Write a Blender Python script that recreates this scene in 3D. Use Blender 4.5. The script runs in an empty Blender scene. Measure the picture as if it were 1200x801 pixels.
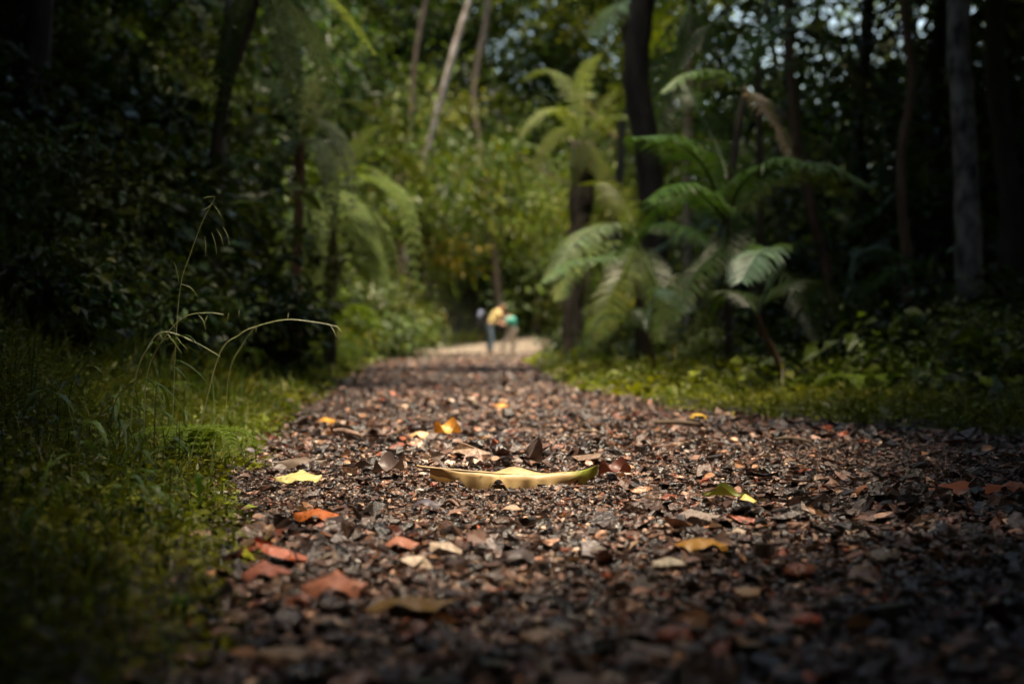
import bpy, bmesh, math, random
import numpy as np
from mathutils import Vector, Matrix
rng = np.random.default_rng(11)
random.seed(5)
S = bpy.context.scene
COL = S.collection
R = math.radians
F = 1667.0          # focal length in photograph pixels (50 mm lens, 1200 px wide)
CAMH = 0.30

def P(px, py, Y):
    """a point of the place that lies at forward distance Y"""
    return np.array([(px-600.0)/F*Y, Y, CAMH+(400.0-py)/F*Y])

# ------------------------------------------------------------------ terrain
_LY = [-12, 0, 1.25, 1.67, 2, 2.5, 3.1, 4, 5, 7, 10, 14, 25, 40, 50, 55, 60, 66, 75]
_LX = [-.25, -.25, -.30, -.30, -.37, -.50, -.60, -.70, -.80, -.97, -1.2, -1.5, -2.3, -3.8, -4.6, -3.6, -1.0, 2.0, 6.0]
_RY = [-12, 0, 3, 4, 4.3, 5, 6, 8, 10, 14, 25, 40, 50, 56, 62, 68, 75]
_RX = [2.2, 2.0, 1.75, 1.5, 1.32, 1.08, .78, .48, .36, .30, .34, .9, 1.6, 2.6, 4.2, 7.0, 11.0]
_ZY = [-20, 12, 18, 25, 40, 50, 57, 66, 75, 110]
_ZZ = [0, 0, -.01, -.04, -.08, -.12, .04, .7, 2.6, 14.0]
def XL(Y): return np.interp(Y, _LY, _LX)
def XR(Y): return np.interp(Y, _RY, _RX)
def nz(x, y, f, s=0.0):
    return (np.sin(x*f*1.31+y*f*.77+s)+np.sin(x*f*-.83+y*f*1.43+s*2.3+1.7)+np.sin(x*f*2.3+y*f*-1.9+s*.7+.4)*.5)/2.5
def ground_z(x, y):
    x = np.asarray(x, float); y = np.asarray(y, float)
    rr = np.clip((x-6)/14, 0, 1)
    zb = np.interp(y, _ZY, _ZZ)
    zb = np.where(zb > 0, zb*(1-.55*rr), zb)
    dl = XL(y)-x
    st = .22+.012*np.clip(y, 0, 60)
    d = np.clip(dl-st, 0, 12)
    bank = (.72+.55*np.clip((y-6)/6, 0, 1))*(np.sqrt(d*d+.05)-.2236)
    verge = .025*np.clip(dl/.12, 0, 1)+.03*np.clip((x-XR(y))/.15, 0, 1)
    dr = np.clip(x-XR(y)-1.5, 0, 30)
    inside = np.clip(np.minimum(-dl, XR(y)-x)/.2, 0, 1)
    rough = nz(x, y, 1.1, 3)*.012*(1+np.clip(d, 0, 3)*5)+nz(x, y, 6.0, 1)*.005+nz(x, y, 21., 2)*.0025
    return zb+bank+verge+.05*dr+rough
def on_path(x, y): return (x > XL(y)) & (x < XR(y))

# ------------------------------------------------------------------ materials
def new_mat(name):
    m = bpy.data.materials.new(name); m.use_nodes = True
    nt = m.node_tree; nt.nodes.clear()
    out = nt.nodes.new('ShaderNodeOutputMaterial')
    return m, nt, out
def leaf_mat(name, tint=(1, 1, 1), transl=.35, rough=.45, tcol=(1.3, 1.35, .5), spec=.5):
    m, nt, out = new_mat(name)
    at = nt.nodes.new('ShaderNodeAttribute'); at.attribute_name = 'col'
    mul = nt.nodes.new('ShaderNodeMix'); mul.data_type = 'RGBA'; mul.blend_type = 'MULTIPLY'; mul.inputs[0].default_value = 1
    nt.links.new(at.outputs['Color'], mul.inputs[6]); mul.inputs[7].default_value = (*tint, 1)
    no = nt.nodes.new('ShaderNodeTexNoise'); no.inputs['Scale'].default_value = 35
    geo = nt.nodes.new('ShaderNodeTexCoord'); nt.links.new(geo.outputs['Object'], no.inputs['Vector'])
    mr = nt.nodes.new('ShaderNodeMapRange'); mr.inputs[3].default_value = .65; mr.inputs[4].default_value = 1.3
    nt.links.new(no.outputs['Fac'], mr.inputs[0])
    m2 = nt.nodes.new('ShaderNodeVectorMath'); m2.operation = 'SCALE'
    nt.links.new(mul.outputs[2], m2.inputs[0]); nt.links.new(mr.outputs[0], m2.inputs['Scale'])
    b = nt.nodes.new('ShaderNodeBsdfPrincipled'); b.inputs['Roughness'].default_value = rough
    b.inputs['Specular IOR Level'].default_value = spec
    nt.links.new(m2.outputs[0], b.inputs['Base Color'])
    t = nt.nodes.new('ShaderNodeBsdfTranslucent')
    m3 = nt.nodes.new('ShaderNodeMix'); m3.data_type = 'RGBA'; m3.blend_type = 'MULTIPLY'; m3.inputs[0].default_value = 1
    nt.links.new(m2.outputs[0], m3.inputs[6]); m3.inputs[7].default_value = (*tcol, 1)
    nt.links.new(m3.outputs[2], t.inputs['Color'])
    mx = nt.nodes.new('ShaderNodeMixShader'); mx.inputs[0].default_value = transl
    nt.links.new(b.outputs[0], mx.inputs[1]); nt.links.new(t.outputs[0], mx.inputs[2]); nt.links.new(mx.outputs[0], out.inputs[0])
    return m
def solid(name, c1, c2, scale=20, rough=.7, bump=.0, spec=.4, stretch=(1, 1, 1), attr=False):
    m, nt, out = new_mat(name)
    tc = nt.nodes.new('ShaderNodeTexCoord'); mp = nt.nodes.new('ShaderNodeMapping'); mp.inputs['Scale'].default_value = stretch
    nt.links.new(tc.outputs['Object'], mp.inputs['Vector'])
    no = nt.nodes.new('ShaderNodeTexNoise'); no.inputs['Scale'].default_value = scale; no.inputs['Detail'].default_value = 6
    nt.links.new(mp.outputs[0], no.inputs['Vector'])
    cr = nt.nodes.new('ShaderNodeValToRGB'); cr.color_ramp.elements[0].position = .35; cr.color_ramp.elements[1].position = .65
    cr.color_ramp.elements[0].color = (*c1, 1); cr.color_ramp.elements[1].color = (*c2, 1)
    nt.links.new(no.outputs['Fac'], cr.inputs[0])
    b = nt.nodes.new('ShaderNodeBsdfPrincipled'); b.inputs['Roughness'].default_value = rough
    b.inputs['Specular IOR Level'].default_value = spec
    src = cr.outputs[0]
    if attr:
        at = nt.nodes.new('ShaderNodeAttribute'); at.attribute_name = 'col'
        mul = nt.nodes.new('ShaderNodeMix'); mul.data_type = 'RGBA'; mul.blend_type = 'MULTIPLY'; mul.inputs[0].default_value = 1
        nt.links.new(at.outputs['Color'], mul.inputs[6]); nt.links.new(src, mul.inputs[7]); src = mul.outputs[2]
    nt.links.new(src, b.inputs['Base Color'])
    if bump:
        bp = nt.nodes.new('ShaderNodeBump'); bp.inputs['Strength'].default_value = bump; bp.inputs['Distance'].default_value = .02
        nt.links.new(no.outputs['Fac'], bp.inputs['Height']); nt.links.new(bp.outputs[0], b.inputs['Normal'])
    nt.links.new(b.outputs[0], out.inputs[0])
    return m

M = {}
M['leaf'] = leaf_mat('foliage', spec=.25)
M['gloss'] = leaf_mat('glossy_foliage', rough=.42, transl=.3, spec=.25)
M['fern'] = leaf_mat('fern_foliage', rough=.55, transl=.4, spec=.08)
M['dead'] = leaf_mat('fallen_leaf', transl=.15, rough=.5, tcol=(1.2, 1, .7))
M['stone'] = solid('stone', (.6, .58, .56), (1.2, 1.16, 1.12), 120, .30, .4, spec=.6, attr=True)
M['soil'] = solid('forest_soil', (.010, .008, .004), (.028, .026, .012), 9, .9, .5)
M['path'] = solid('path_soil', (.045, .028, .022), (.13, .085, .064), 26, .7, .8)
M['bark_dark'] = solid('dark_bark', (.018, .014, .010), (.05, .04, .03), 14, .85, .7, stretch=(1, 1, .25))
M['bark_mid'] = solid('brown_bark', (.06, .042, .026), (.14, .10, .07), 10, .85, .7, stretch=(1, 1, .3))
M['bark_red'] = solid('reddish_bark', (.07, .04, .025), (.13, .075, .045), 14, .85, .6, stretch=(1, 1, .3))
M['bark_pale'] = solid('pale_lichen_bark', (.012, .010, .008), (.17, .155, .135), 11, .8, .6, stretch=(1, 1, .6))
M['bark_white'] = solid('whitish_bark', (.24, .18, .14), (.58, .50, .43), 6, .8, .4)
M['stalk'] = solid('green_stalk', (.05, .07, .015), (.10, .12, .03), 30, .6)
M['stalk_pale'] = solid('pale_stalk', (.22, .25, .10), (.34, .36, .17), 30, .5)
M['twig'] = solid('twig', (.10, .06, .045), (.25, .16, .12), 40, .8, .5)

# ------------------------------------------------------------------ mesh building
class G:
    def __init__(s): s.v = []; s.f3 = []; s.f4 = []; s.c = []; s.n = 0
    def add(s, v, f3=None, f4=None, col=(1, 1, 1)):
        v = np.asarray(v, float).reshape(-1, 3)
        if f3 is not None and len(f3): s.f3.append(np.asarray(f3, int).reshape(-1, 3)+s.n)
        if f4 is not None and len(f4): s.f4.append(np.asarray(f4, int).reshape(-1, 4)+s.n)
        c = np.asarray(col, float)
        if c.ndim == 1: c = np.tile(c, (len(v), 1))
        s.v.append(v); s.c.append(c); s.n += len(v)
        return s
    def scatter(s, tv, tf, pos, rot, scl, col):
        """copies of a template: tv (k,3), tf (m,3|4), pos (n,3), rot (n,3,3), scl (n,) or (n,3), col (n,3)"""
        n = len(pos); k = len(tv)
        scl = np.asarray(scl, float)
        if scl.ndim == 1: scl = np.repeat(scl[:, None], 3, 1)
        lv = tv[None]*scl[:, None, :]
        v = np.einsum('nij,nkj->nki', rot, lv)+pos[:, None, :]
        tf = np.asarray(tf, int)
        f = tf[None]+(np.arange(n)*k)[:, None, None]
        f = f.reshape(-1, tf.shape[1])
        c = np.repeat(col, k, 0)
        return s.add(v.reshape(-1, 3), f3=f if tf.shape[1] == 3 else None, f4=f if tf.shape[1] == 4 else None, col=c)
    def mesh(s, name, mat, smooth=False):
        v = np.concatenate(s.v); c = np.concatenate(s.c)
        f3 = np.concatenate(s.f3) if s.f3 else np.zeros((0, 3), int)
        f4 = np.concatenate(s.f4) if s.f4 else np.zeros((0, 4), int)
        me = bpy.data.meshes.new(name)
        me.vertices.add(len(v)); me.vertices.foreach_set('co', v.astype(np.float32).ravel())
        loops = np.concatenate([f3.ravel(), f4.ravel()]).astype(np.int32)
        me.loops.add(len(loops)); me.loops.foreach_set('vertex_index', loops)
        np_ = len(f3)+len(f4)
        st = np.concatenate([np.arange(len(f3))*3, len(f3)*3+np.arange(len(f4))*4]).astype(np.int32)
        me.polygons.add(np_); me.polygons.foreach_set('loop_start', st)
        me.polygons.foreach_set('use_smooth', np.full(np_, bool(smooth)))
        me.update(calc_edges=True)
        a = me.attributes.new('col', 'FLOAT_COLOR', 'POINT')
        a.data.foreach_set('color', np.concatenate([c, np.ones((len(c), 1))], 1).astype(np.float32).ravel())
        me.materials.append(mat)
        return me
    def build(s, name, mat, parent=None, smooth=False, loc=None):
        me = s.mesh(name, mat, smooth)
        o = bpy.data.objects.new(name, me); COL.objects.link(o)
        if parent is not None: o.parent = parent
        if loc is not None: o.location = loc
        return o

def tag(o, label=None, cat=None, group=None, kind=None):
    if label: o['label'] = label
    if cat: o['category'] = cat
    if group: o['group'] = group
    if kind: o['kind'] = kind
    return o
def empty(name, loc, label=None, cat=None, group=None, rz=0, sc=1):
    o = bpy.data.objects.new(name, None); COL.objects.link(o)
    o.location = tuple(float(a) for a in loc); o.rotation_euler = (0, 0, rz); o.scale = (sc, sc, sc)
    o.empty_display_size = .1
    return tag(o, label, cat, group)
def inst(name, me, parent=None, loc=(0, 0, 0), rot=(0, 0, 0), sc=(1, 1, 1)):
    o = bpy.data.objects.new(name, me); COL.objects.link(o)
    if parent is not None: o.parent = parent
    o.location = tuple(float(a) for a in loc); o.rotation_euler = rot; o.scale = sc
    return o
def bez(pts, n):
    """Catmull-Rom through the points"""
    p = np.asarray(pts, float)
    p = np.vstack([2*p[0]-p[1], p, 2*p[-1]-p[-2]])
    out = []; m = len(p)-3
    for t in np.linspace(0, m-1e-6, n):
        i = int(t); u = t-i; a, b, c, d = p[i:i+4]
        out.append(.5*((2*b)+(-a+c)*u+(2*a-5*b+4*c-d)*u*u+(-a+3*b-3*c+d)*u**3))
    return np.array(out)
def tube(g, pts, rad, sides=6, col=(1, 1, 1), cap=True, wob=0.):
    pts = np.asarray(pts, float); n = len(pts)
    rad = np.interp(np.linspace(0, 1, n), np.linspace(0, 1, len(rad)), rad)
    tan = np.gradient(pts, axis=0); tan /= np.linalg.norm(tan, axis=1)[:, None]+1e-9
    ref = np.array([0.31, 1, .12]) if abs(tan[0][1]) < .8 else np.array([1., .2, .1])
    u = np.cross(tan, ref); u /= np.linalg.norm(u, axis=1)[:, None]
    w = np.cross(tan, u)
    a = np.linspace(0, 2*np.pi, sides, endpoint=False)
    rr = rad[:, None]*(1+wob*rng.normal(size=(n, sides)))
    v = pts[:, None, :]+(np.cos(a)[None, :, None]*u[:, None, :]+np.sin(a)[None, :, None]*w[:, None, :])*rr[..., None]
    i = np.arange(n-1)[:, None]*sides; j = np.arange(sides)[None]
    f = np.stack([i+j, i+(j+1) % sides, i+sides+(j+1) % sides, i+sides+j], -1).reshape(-1, 4)
    v = v.reshape(-1, 3); f3 = []
    if cap:
        v = np.vstack([v, pts[0], pts[-1]]); b = n*sides
        for q in range(sides):
            f3.append((b, (q+1) % sides, q)); f3.append((b+1, (n-1)*sides+q, (n-1)*sides+(q+1) % sides))
    g.add(v, f3=f3, f4=f, col=col)
    return g
def norm(a): return a/(np.linalg.norm(a, axis=-1, keepdims=True)+1e-9)
def frames(d, up):
    """rotation matrices whose y axis is d and z axis near up"""
    y = norm(d); x = norm(np.cross(y, up)); z = np.cross(x, y)
    return np.stack([x, y, z], -1)
def randrot(n):
    q = rng.normal(size=(n, 4)); q /= np.linalg.norm(q, axis=1)[:, None]
    w, x, y, z = q.T
    return np.stack([np.stack([1-2*(y*y+z*z), 2*(x*y-z*w), 2*(x*z+y*w)], -1),
                     np.stack([2*(x*y+z*w), 1-2*(x*x+z*z), 2*(y*z-x*w)], -1),
                     np.stack([2*(x*z-y*w), 2*(y*z+x*w), 1-2*(x*x+y*y)], -1)], 1)
def rotz(a):
    c, s = np.cos(a), np.sin(a); o = np.zeros_like(c); l = np.ones_like(c)
    return np.stack([np.stack([c, -s, o], -1), np.stack([s, c, o], -1), np.stack([o, o, l], -1)], 1)

LV = np.array([[0, 0, 0], [0, .5, -.03], [0, 1, -.16], [-.25, .42, .07], [.25, .42, .07]])
LF = [[0, 4, 2, 1], [0, 1, 2, 3]]
# a rounder leaf with a real outline for nearer plants
LV2 = np.array([[0, 0, 0], [0, .33, -.02], [0, .68, -.06], [0, 1, -.18], [-.24, .28, .05], [-.26, .55, .04], [-.13, .82, -.05], [.24, .28, .05], [.26, .55, .04], [.13, .82, -.05]])
LF2 = [[0, 1, 5, 4], [1, 2, 6, 5], [0, 7, 8, 1], [1, 8, 9, 2]]
LF2T = [[2, 3, 6], [2, 9, 3]]
def leaves(g, pos, dirs, size, cols, up=None, jit=.45, fine=False, wid=1.0):
    n = len(pos)
    if up is None: up = norm(np.array([0, 0, 1.])+rng.normal(size=(n, 3))*jit)
    rot = frames(dirs, up)
    sc = np.stack([size*wid, size, size], -1)
    if fine:
        g.scatter(LV2, LF2, pos, rot, sc, cols); g.scatter(LV2, LF2T, pos, rot, sc, cols)
    else:
        g.scatter(LV, LF, pos, rot, sc, cols)
def pal(n, base, var=.35, hue=.25):
    base = np.asarray(base, float)
    c = base[None]*np.exp(rng.normal(size=(n, 1))*var)
    c[:, 0] *= np.exp(rng.normal(size=n)*hue); c[:, 2] *= np.exp(rng.normal(size=n)*hue)
    return np.clip(c, .002, .8)
GREEN = (.040, .064, .008); YGREEN = (.095, .122, .010); DGREEN = (.020, .037, .009); PGREEN = (.10, .14, .055)

# ------------------------------------------------------------------ fronds
def frond(pts, llen, lwid, nl, col, droop=.5, bip=False, rr=.012, fwd=.55, tipw=.35, g=None, start=.12, upn=None):
    """pinnate (palm) or twice-pinnate (fern) frond along a curve through pts"""
    g = g or G()
    if bip: nl = int(nl*.8)
    if not bip: droop *= .62; nl = int(nl*.9); lwid *= .8
    c = bez(pts, 34)
    tube(g, c, [rr, rr*.7, rr*.25], 5, col=np.array(col)*1.1)
    seg = np.linspace(start, .985, nl)
    idx = seg*(len(c)-1); i0 = np.floor(idx).astype(int); fr = idx-i0; i1 = np.minimum(i0+1, len(c)-1)
    p = c[i0]*(1-fr[:, None])+c[i1]*fr[:, None]
    t = norm(np.gradient(c, axis=0))[i0]
    up = np.array([0, 0, 1.]) if upn is None else np.asarray(upn, float)
    side = norm(np.cross(t, up)+1e-6)
    nrm = np.cross(side, t)
    prof = np.sin(np.clip((seg-start)/(1-start)*.80+.17, 0, 1)*np.pi)**.6*(1-tipw*seg)
    for sgn in (-1, 1):
        d = norm(side*sgn+t*fwd+nrm*.18+rng.normal(size=t.shape)*.06)
        L = llen*prof*(1+rng.normal(size=nl)*.05)
        if not bip:
            k = 5; u = np.linspace(0, 1, k)
            w = np.array([.5, 1, .85, .5, .03])*lwid*.5
            sag = (u**2)[None, :, None]*np.array([0, 0, -1.])[None, None]*(L*droop*(1+rng.normal(size=nl)*.15))[:, None, None]
            cc = p[:, None]+d[:, None]*(u[None, :, None]*L[:, None, None]*(1-.25*droop*u[None, :, None]))+sag
            wv = norm(np.cross(d, nrm))
            a = cc+wv[:, None]*w[None, :, None]; b = cc-wv[:, None]*w[None, :, None]
            mid = cc-nrm[:, None]*(w*.5)[None, :, None]
            v = np.stack([a, mid, b], 2).reshape(-1, 3)
            f = []
            for q in range(k-1):
                f += [[q*3, q*3+1, q*3+4, q*3+3], [q*3+1, q*3+2, q*3+5, q*3+4]]
            f = np.array(f)[None]+(np.arange(nl)*k*3)[:, None, None]
            cl = np.repeat(pal(nl, col, .12, .08), k*3, 0)
            g.add(v, f4=f.reshape(-1, 4), col=cl)
        else:
            m = 11; u = np.linspace(.06, 1, m)
            sag = (u**2)[None, :, None]*np.array([0, 0, -1.])[None, None]*(L*droop)[:, None, None]
            cc = p[:, None]+d[:, None]*(u[None, :, None]*L[:, None, None])+sag
            wv = norm(np.cross(d, nrm))
            pl = (L[:, None]*.26*np.sin(np.clip(u*.9+.12, 0, 1)*np.pi)[None]**.7+.003)
            for s2 in (-1, 1):
                dd = norm(wv[:, None]*s2+d[:, None]*.5-nrm[:, None]*.12+rng.normal(size=cc.shape)*.07)
                pos = cc.reshape(-1, 3); n = len(pos)
                leaves(g, pos, dd.reshape(-1, 3), pl.ravel(), pal(n, col, .18, .1), up=np.repeat(nrm, m, 0)+rng.normal(size=(n, 3))*.15, wid=1.5*lwid)
    return g
def frond_obj(parent, pts, **kw):
    base = np.array(parent.location)
    mat = kw.pop('mat', M['gloss']); label = kw.pop('label', None); name = kw.pop('name', 'frond')
    o = frond([np.asarray(q)-base for q in pts], **kw).build(name, mat, parent)
    if label: o['label'] = label
    return o
def trunk_obj(parent, pts, rad, mat, name='trunk', sides=10, n=24, wob=.05, label=None):
    base = np.array(parent.location)
    g = G(); tube(g, bez([np.asarray(q)-base for q in pts], n), rad, sides, wob=wob)
    o = g.build(name, mat, parent, smooth=True)
    if label: o['label'] = label
    return o

# ------------------------------------------------------------------ foliage prototypes
def crown_mesh(name, rad, nclump, per, leaf, base, flat=.75, var=.3, hue=.22, csize=.22, mat='leaf', shell=.35, alt=None, fine=False):
    g = G()
    d = norm(rng.normal(size=(nclump, 3)))
    r = (shell+(1-shell)*rng.random(nclump)**.5)
    lump = 1+.28*nz(d[:, 0]*3, d[:, 1]*3+d[:, 2]*2, 1.2, rng.random()*9)
    ctr = d*(r*lump)[:, None]*np.array([1, 1, flat])*rad
    k = nclump*per
    cc = np.repeat(ctr, per, 0)
    off = rng.normal(size=(k, 3))*rad*csize*np.array([1, 1, .6])*np.repeat(.6+.8*rng.random(nclump), per)[:, None]
    pos = cc+off
    dirs = norm(norm(off)+np.array([0, 0, -.35])+rng.normal(size=(k, 3))*.4)
    cb = pal(nclump, base, var, hue)
    if alt is not None:
        sel = rng.random(nclump) < .3; cb[sel] = pal(sel.sum(), alt, var*.6, hue*.6)
    c = np.repeat(cb, per, 0)*np.exp(rng.normal(size=(k, 1))*.2)
    leaves(g, pos, dirs, leaf*np.exp(rng.normal(size=k)*.25), c, fine=fine)
    return g.mesh(name, M[mat])
CROWN = [crown_mesh('crown_leaves', 1, 42, 95, .085, GREEN, alt=YGREEN),
         crown_mesh('crown_leaves', 1, 60, 70, .075, YGREEN, alt=GREEN),
         crown_mesh('crown_leaves', 1, 36, 110, .10, DGREEN, alt=PGREEN),
         crown_mesh('crown_leaves', 1, 50, 80, .09, (.05, .075, .012), alt=(.14, .15, .012))]
M['canopy'] = leaf_mat('light_block_foliage', transl=.06, rough=.6, spec=.15)  # nearly opaque leaves so the added crowns hold back light
CROWN.append(crown_mesh('crown_leaves', 1, 90, 85, .10, DGREEN, shell=.1, csize=.2, mat='canopy'))
SHRUB = [crown_mesh('shrub_leaves', 1, 46, 80, .10, GREEN, flat=.8, alt=PGREEN, csize=.2, mat='gloss'),
         crown_mesh('shrub_leaves', 1, 60, 60, .085, YGREEN, flat=.8, alt=GREEN, csize=.18),
         crown_mesh('shrub_leaves', 1, 40, 60, .15, DGREEN, flat=.8, alt=GREEN, csize=.22, mat='gloss', fine=True)]

def tree_trunk_mesh(h, r, lean=0., limbs=6, seed=0, wig=.05):
    rs = np.random.default_rng(seed); g = G()
    pts = [(0, 0, -.15)]
    for k in range(1, 7):
        pts.append((lean*h*k/6+rs.normal()*wig*h*.3, rs.normal()*wig*h*.3, h*k/6))
    c = bez(pts, 26); tube(g, c, [r*1.35, r*1.02, r*.85, r*.6, r*.3], 9, wob=.05)
    for k in range(limbs):
        t = .55+.42*k/limbs; i = int(t*25); a = rs.random()*6.28; L = h*(.26+.12*rs.random())
        q = c[i]; e = q+np.array([math.cos(a)*L, math.sin(a)*L, L*(.35+.5*rs.random())]); mid = (q+e)/2+np.array([0, 0, -.05*L])
        tube(g, bez([q, mid, e], 9), [r*.42, r*.25, r*.08], 6)
    return g

def leafy_tree(x, y, h, r, rad, crown, mat, label, cat='tree', group=None, lean=0., seed=0, name='forest_tree', czs=1.0, crown_at=1.0, limbs=6):
    z = float(ground_z(x, y))
    t = empty(name, (x, y, z), label, cat, group)
    tree_trunk_mesh(h, r, lean, limbs, seed).build('trunk', M[mat], t, smooth=True)
    inst('crown', CROWN[crown], t, (lean*h, 0, h*crown_at), (0, 0, seed*1.7), (rad, rad, rad*czs))
    return t
def shrub(x, y, s, kind, label, group=None, name='leafy_shrub', zs=1.0, dz=.55):
    z = float(ground_z(x, y))
    t = empty(name, (x, y, z), label, 'shrub', group)
    inst('foliage', SHRUB[kind], t, (0, 0, s*dz), (0, 0, random.random()*6.28), (s, s, s*zs))
    if 'st' not in shrub.__dict__:
        g = G()
        for k in range(6):
            a = k*1.05; tube(g, bez([(0, 0, -.1), (math.cos(a)*.15, math.sin(a)*.15, .4), (math.cos(a)*.45, math.sin(a)*.45, .95)], 8), [.02, .015, .006], 5)
        shrub.st = g.mesh('shrub_stems', M['bark_mid'])
    inst('stem', shrub.st, t, (0, 0, 0), (0, 0, random.random()*6), (s, s, s))
    return t

# ------------------------------------------------------------------ ground and path
def grid_sheet(name, xs, ys, fz, mat, kind='structure'):
    X, Y = np.meshgrid(xs, ys); Z = fz(X, Y)
    v = np.stack([X, Y, Z], -1).reshape(-1, 3); nx = len(xs)
    i = np.arange(len(ys)-1)[:, None]*nx; j = np.arange(nx-1)[None]
    f = np.stack([i+j, i+j+1, i+nx+j+1, i+nx+j], -1).reshape(-1, 4)
    g = G(); g.add(v, f4=f)
    return tag(g.build(name, mat, smooth=True), kind=kind)
def sp(a, b, n, p=1.0): return a+(b-a)*np.linspace(0, 1, n)**p
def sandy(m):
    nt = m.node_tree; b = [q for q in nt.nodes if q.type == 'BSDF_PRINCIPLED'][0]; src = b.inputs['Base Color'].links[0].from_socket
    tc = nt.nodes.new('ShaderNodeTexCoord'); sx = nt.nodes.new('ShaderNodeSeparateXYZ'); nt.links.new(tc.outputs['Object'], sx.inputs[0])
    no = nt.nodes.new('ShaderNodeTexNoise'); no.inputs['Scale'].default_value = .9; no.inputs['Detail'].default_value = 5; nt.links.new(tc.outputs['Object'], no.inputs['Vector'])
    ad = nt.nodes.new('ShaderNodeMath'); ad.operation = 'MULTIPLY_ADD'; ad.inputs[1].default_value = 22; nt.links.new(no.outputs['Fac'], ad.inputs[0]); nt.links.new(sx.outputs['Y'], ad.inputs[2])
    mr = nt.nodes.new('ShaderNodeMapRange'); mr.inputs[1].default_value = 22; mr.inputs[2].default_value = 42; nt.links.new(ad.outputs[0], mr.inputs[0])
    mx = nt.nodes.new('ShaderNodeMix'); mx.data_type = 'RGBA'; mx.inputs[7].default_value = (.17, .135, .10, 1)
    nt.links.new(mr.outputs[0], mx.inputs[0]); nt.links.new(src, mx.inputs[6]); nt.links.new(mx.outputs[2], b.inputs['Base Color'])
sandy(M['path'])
xs = np.concatenate([-sp(6, 160, 40, 2)[::-1], np.linspace(-5.9, 5.9, 160), sp(6, 160, 40, 2)])
ys = np.concatenate([sp(-30, -1, 20), np.linspace(-.8, 10, 150), sp(10.2, 75, 110), sp(76, 400, 40, 1.6)])
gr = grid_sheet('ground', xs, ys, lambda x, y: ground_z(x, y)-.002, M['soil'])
# path: strips between the two edges
py_ = np.concatenate([np.linspace(-3, .4, 12), np.linspace(.45, 7, 330), sp(7.05, 75, 260, 1.5)])
uu = np.linspace(0, 1, 70)
Xp = XL(py_)[:, None]*(1-uu)+XR(py_)[:, None]*uu; Yp = np.repeat(py_[:, None], 70, 1)
edge_w = np.minimum(uu, 1-uu)[None]
Zp = ground_z(Xp, Yp)+.006+np.clip(edge_w*12, 0, 1)*(nz(Xp, Yp, 35, 5)*.004+nz(Xp, Yp, 13, 8)*.006)
Xp = Xp+np.where(edge_w == 0, nz(Xp, Yp, 9, 4)*.04*(1+Yp*.03), 0)
v = np.stack([Xp, Yp, Zp], -1).reshape(-1, 3); i = np.arange(len(py_)-1)[:, None]*70; j = np.arange(69)[None]
g = G(); g.add(v, f4=np.stack([i+j, i+j+1, i+71+j, i+70+j], -1).reshape(-1, 4))
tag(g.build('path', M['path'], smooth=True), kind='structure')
def pz(x, y):
    u = np.clip((x-XL(y))/(XR(y)-XL(y)), 0, 1); e = np.minimum(u, 1-u)
    return ground_z(x, y)+np.where((u > 0) & (u < 1), .006+np.clip(e*12, 0, 1)*(nz(x, y, 35, 5)*.004+nz(x, y, 13, 8)*.006), 0)

# ------------------------------------------------------------------ gravel
def blob(seed, flat, jit=.28):
    rs = np.random.default_rng(seed); ph = (1+5**.5)/2
    v = np.array([(-1, ph, 0), (1, ph, 0), (-1, -ph, 0), (1, -ph, 0), (0, -1, ph), (0, 1, ph), (0, -1, -ph), (0, 1, -ph), (ph, 0, -1), (ph, 0, 1), (-ph, 0, -1), (-ph, 0, 1)])/1.9
    f = [(0, 11, 5), (0, 5, 1), (0, 1, 7), (0, 7, 10), (0, 10, 11), (1, 5, 9), (5, 11, 4), (11, 10, 2), (10, 7, 6), (7, 1, 8), (3, 9, 4), (3, 4, 2), (3, 2, 6), (3, 6, 8), (3, 8, 9), (4, 9, 5), (2, 4, 11), (6, 2, 10), (8, 6, 7), (9, 8, 1)]
    v = v*(1+rs.normal(size=(12, 1))*jit)+rs.normal(size=(12, 3))*.08
    v[:, 0] *= 1+.5*rs.random(); v[:, 2] *= flat
    return v*.5, f
def slab(seed, flat):
    rs = np.random.default_rng(seed)
    v = np.array([(x, y, z) for z in (-1, 1) for x, y in ((-1, -1), (1, -1), (1.1, .2), (.4, 1), (-.9, .8))], float)
    v[:, :2] += rs.normal(size=(10, 2))*.22; v[5:, :2] *= .8; v[:, 2] = v[:, 2]*flat+rs.normal(size=10)*.05
    v[:, 0] *= 1+.6*rs.random()
    f3 = [(0, 4, 3), (0, 3, 2), (0, 2, 1), (5, 6, 7), (5, 7, 8), (5, 8, 9)]
    for k in range(5): a, b = k, (k+1) % 5; f3 += [(a, b, b+5), (a, b+5, a+5)]
    return v*.5, f3
def flake(seed):
    rs = np.random.default_rng(seed); cv = rs.normal()*.5; v = []
    for iu in range(4):
        u = iu/3*2-1; w = (1-abs(u)**1.7*.75)*.6
        for iv in range(3):
            q = iv-1; v.append((u, q*w+rs.normal()*.06, .25*cv*u*u+abs(q)*.28*rs.random()+rs.normal()*.06))
    f = []
    for a in range(3):
        for b in range(2): k = a*3+b; f += [(k, k+3, k+4), (k, k+4, k+1)]
    return np.array(v)*.5, f
ROCKC = np.array([(.040, .024, .019), (.080, .045, .034), (.15, .085, .063), (.022, .017, .016), (.070, .055, .055), (.24, .15, .115), (.26, .085, .05), (.38, .27, .20), (.55, .47, .39), (.10, .09, .095)])
ROCKP = np.array([.24, .19, .11, .19, .09, .07, .035, .035, .015, .025]); ROCKP = ROCKP/ROCKP.sum()
tmpl = [blob(k, .45+.3*(k % 3)/2) for k in range(7)]+[slab(20+k, .22+.1*k) for k in range(5)]+[flake(40+k) for k in range(6)]
gv = G()
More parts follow.
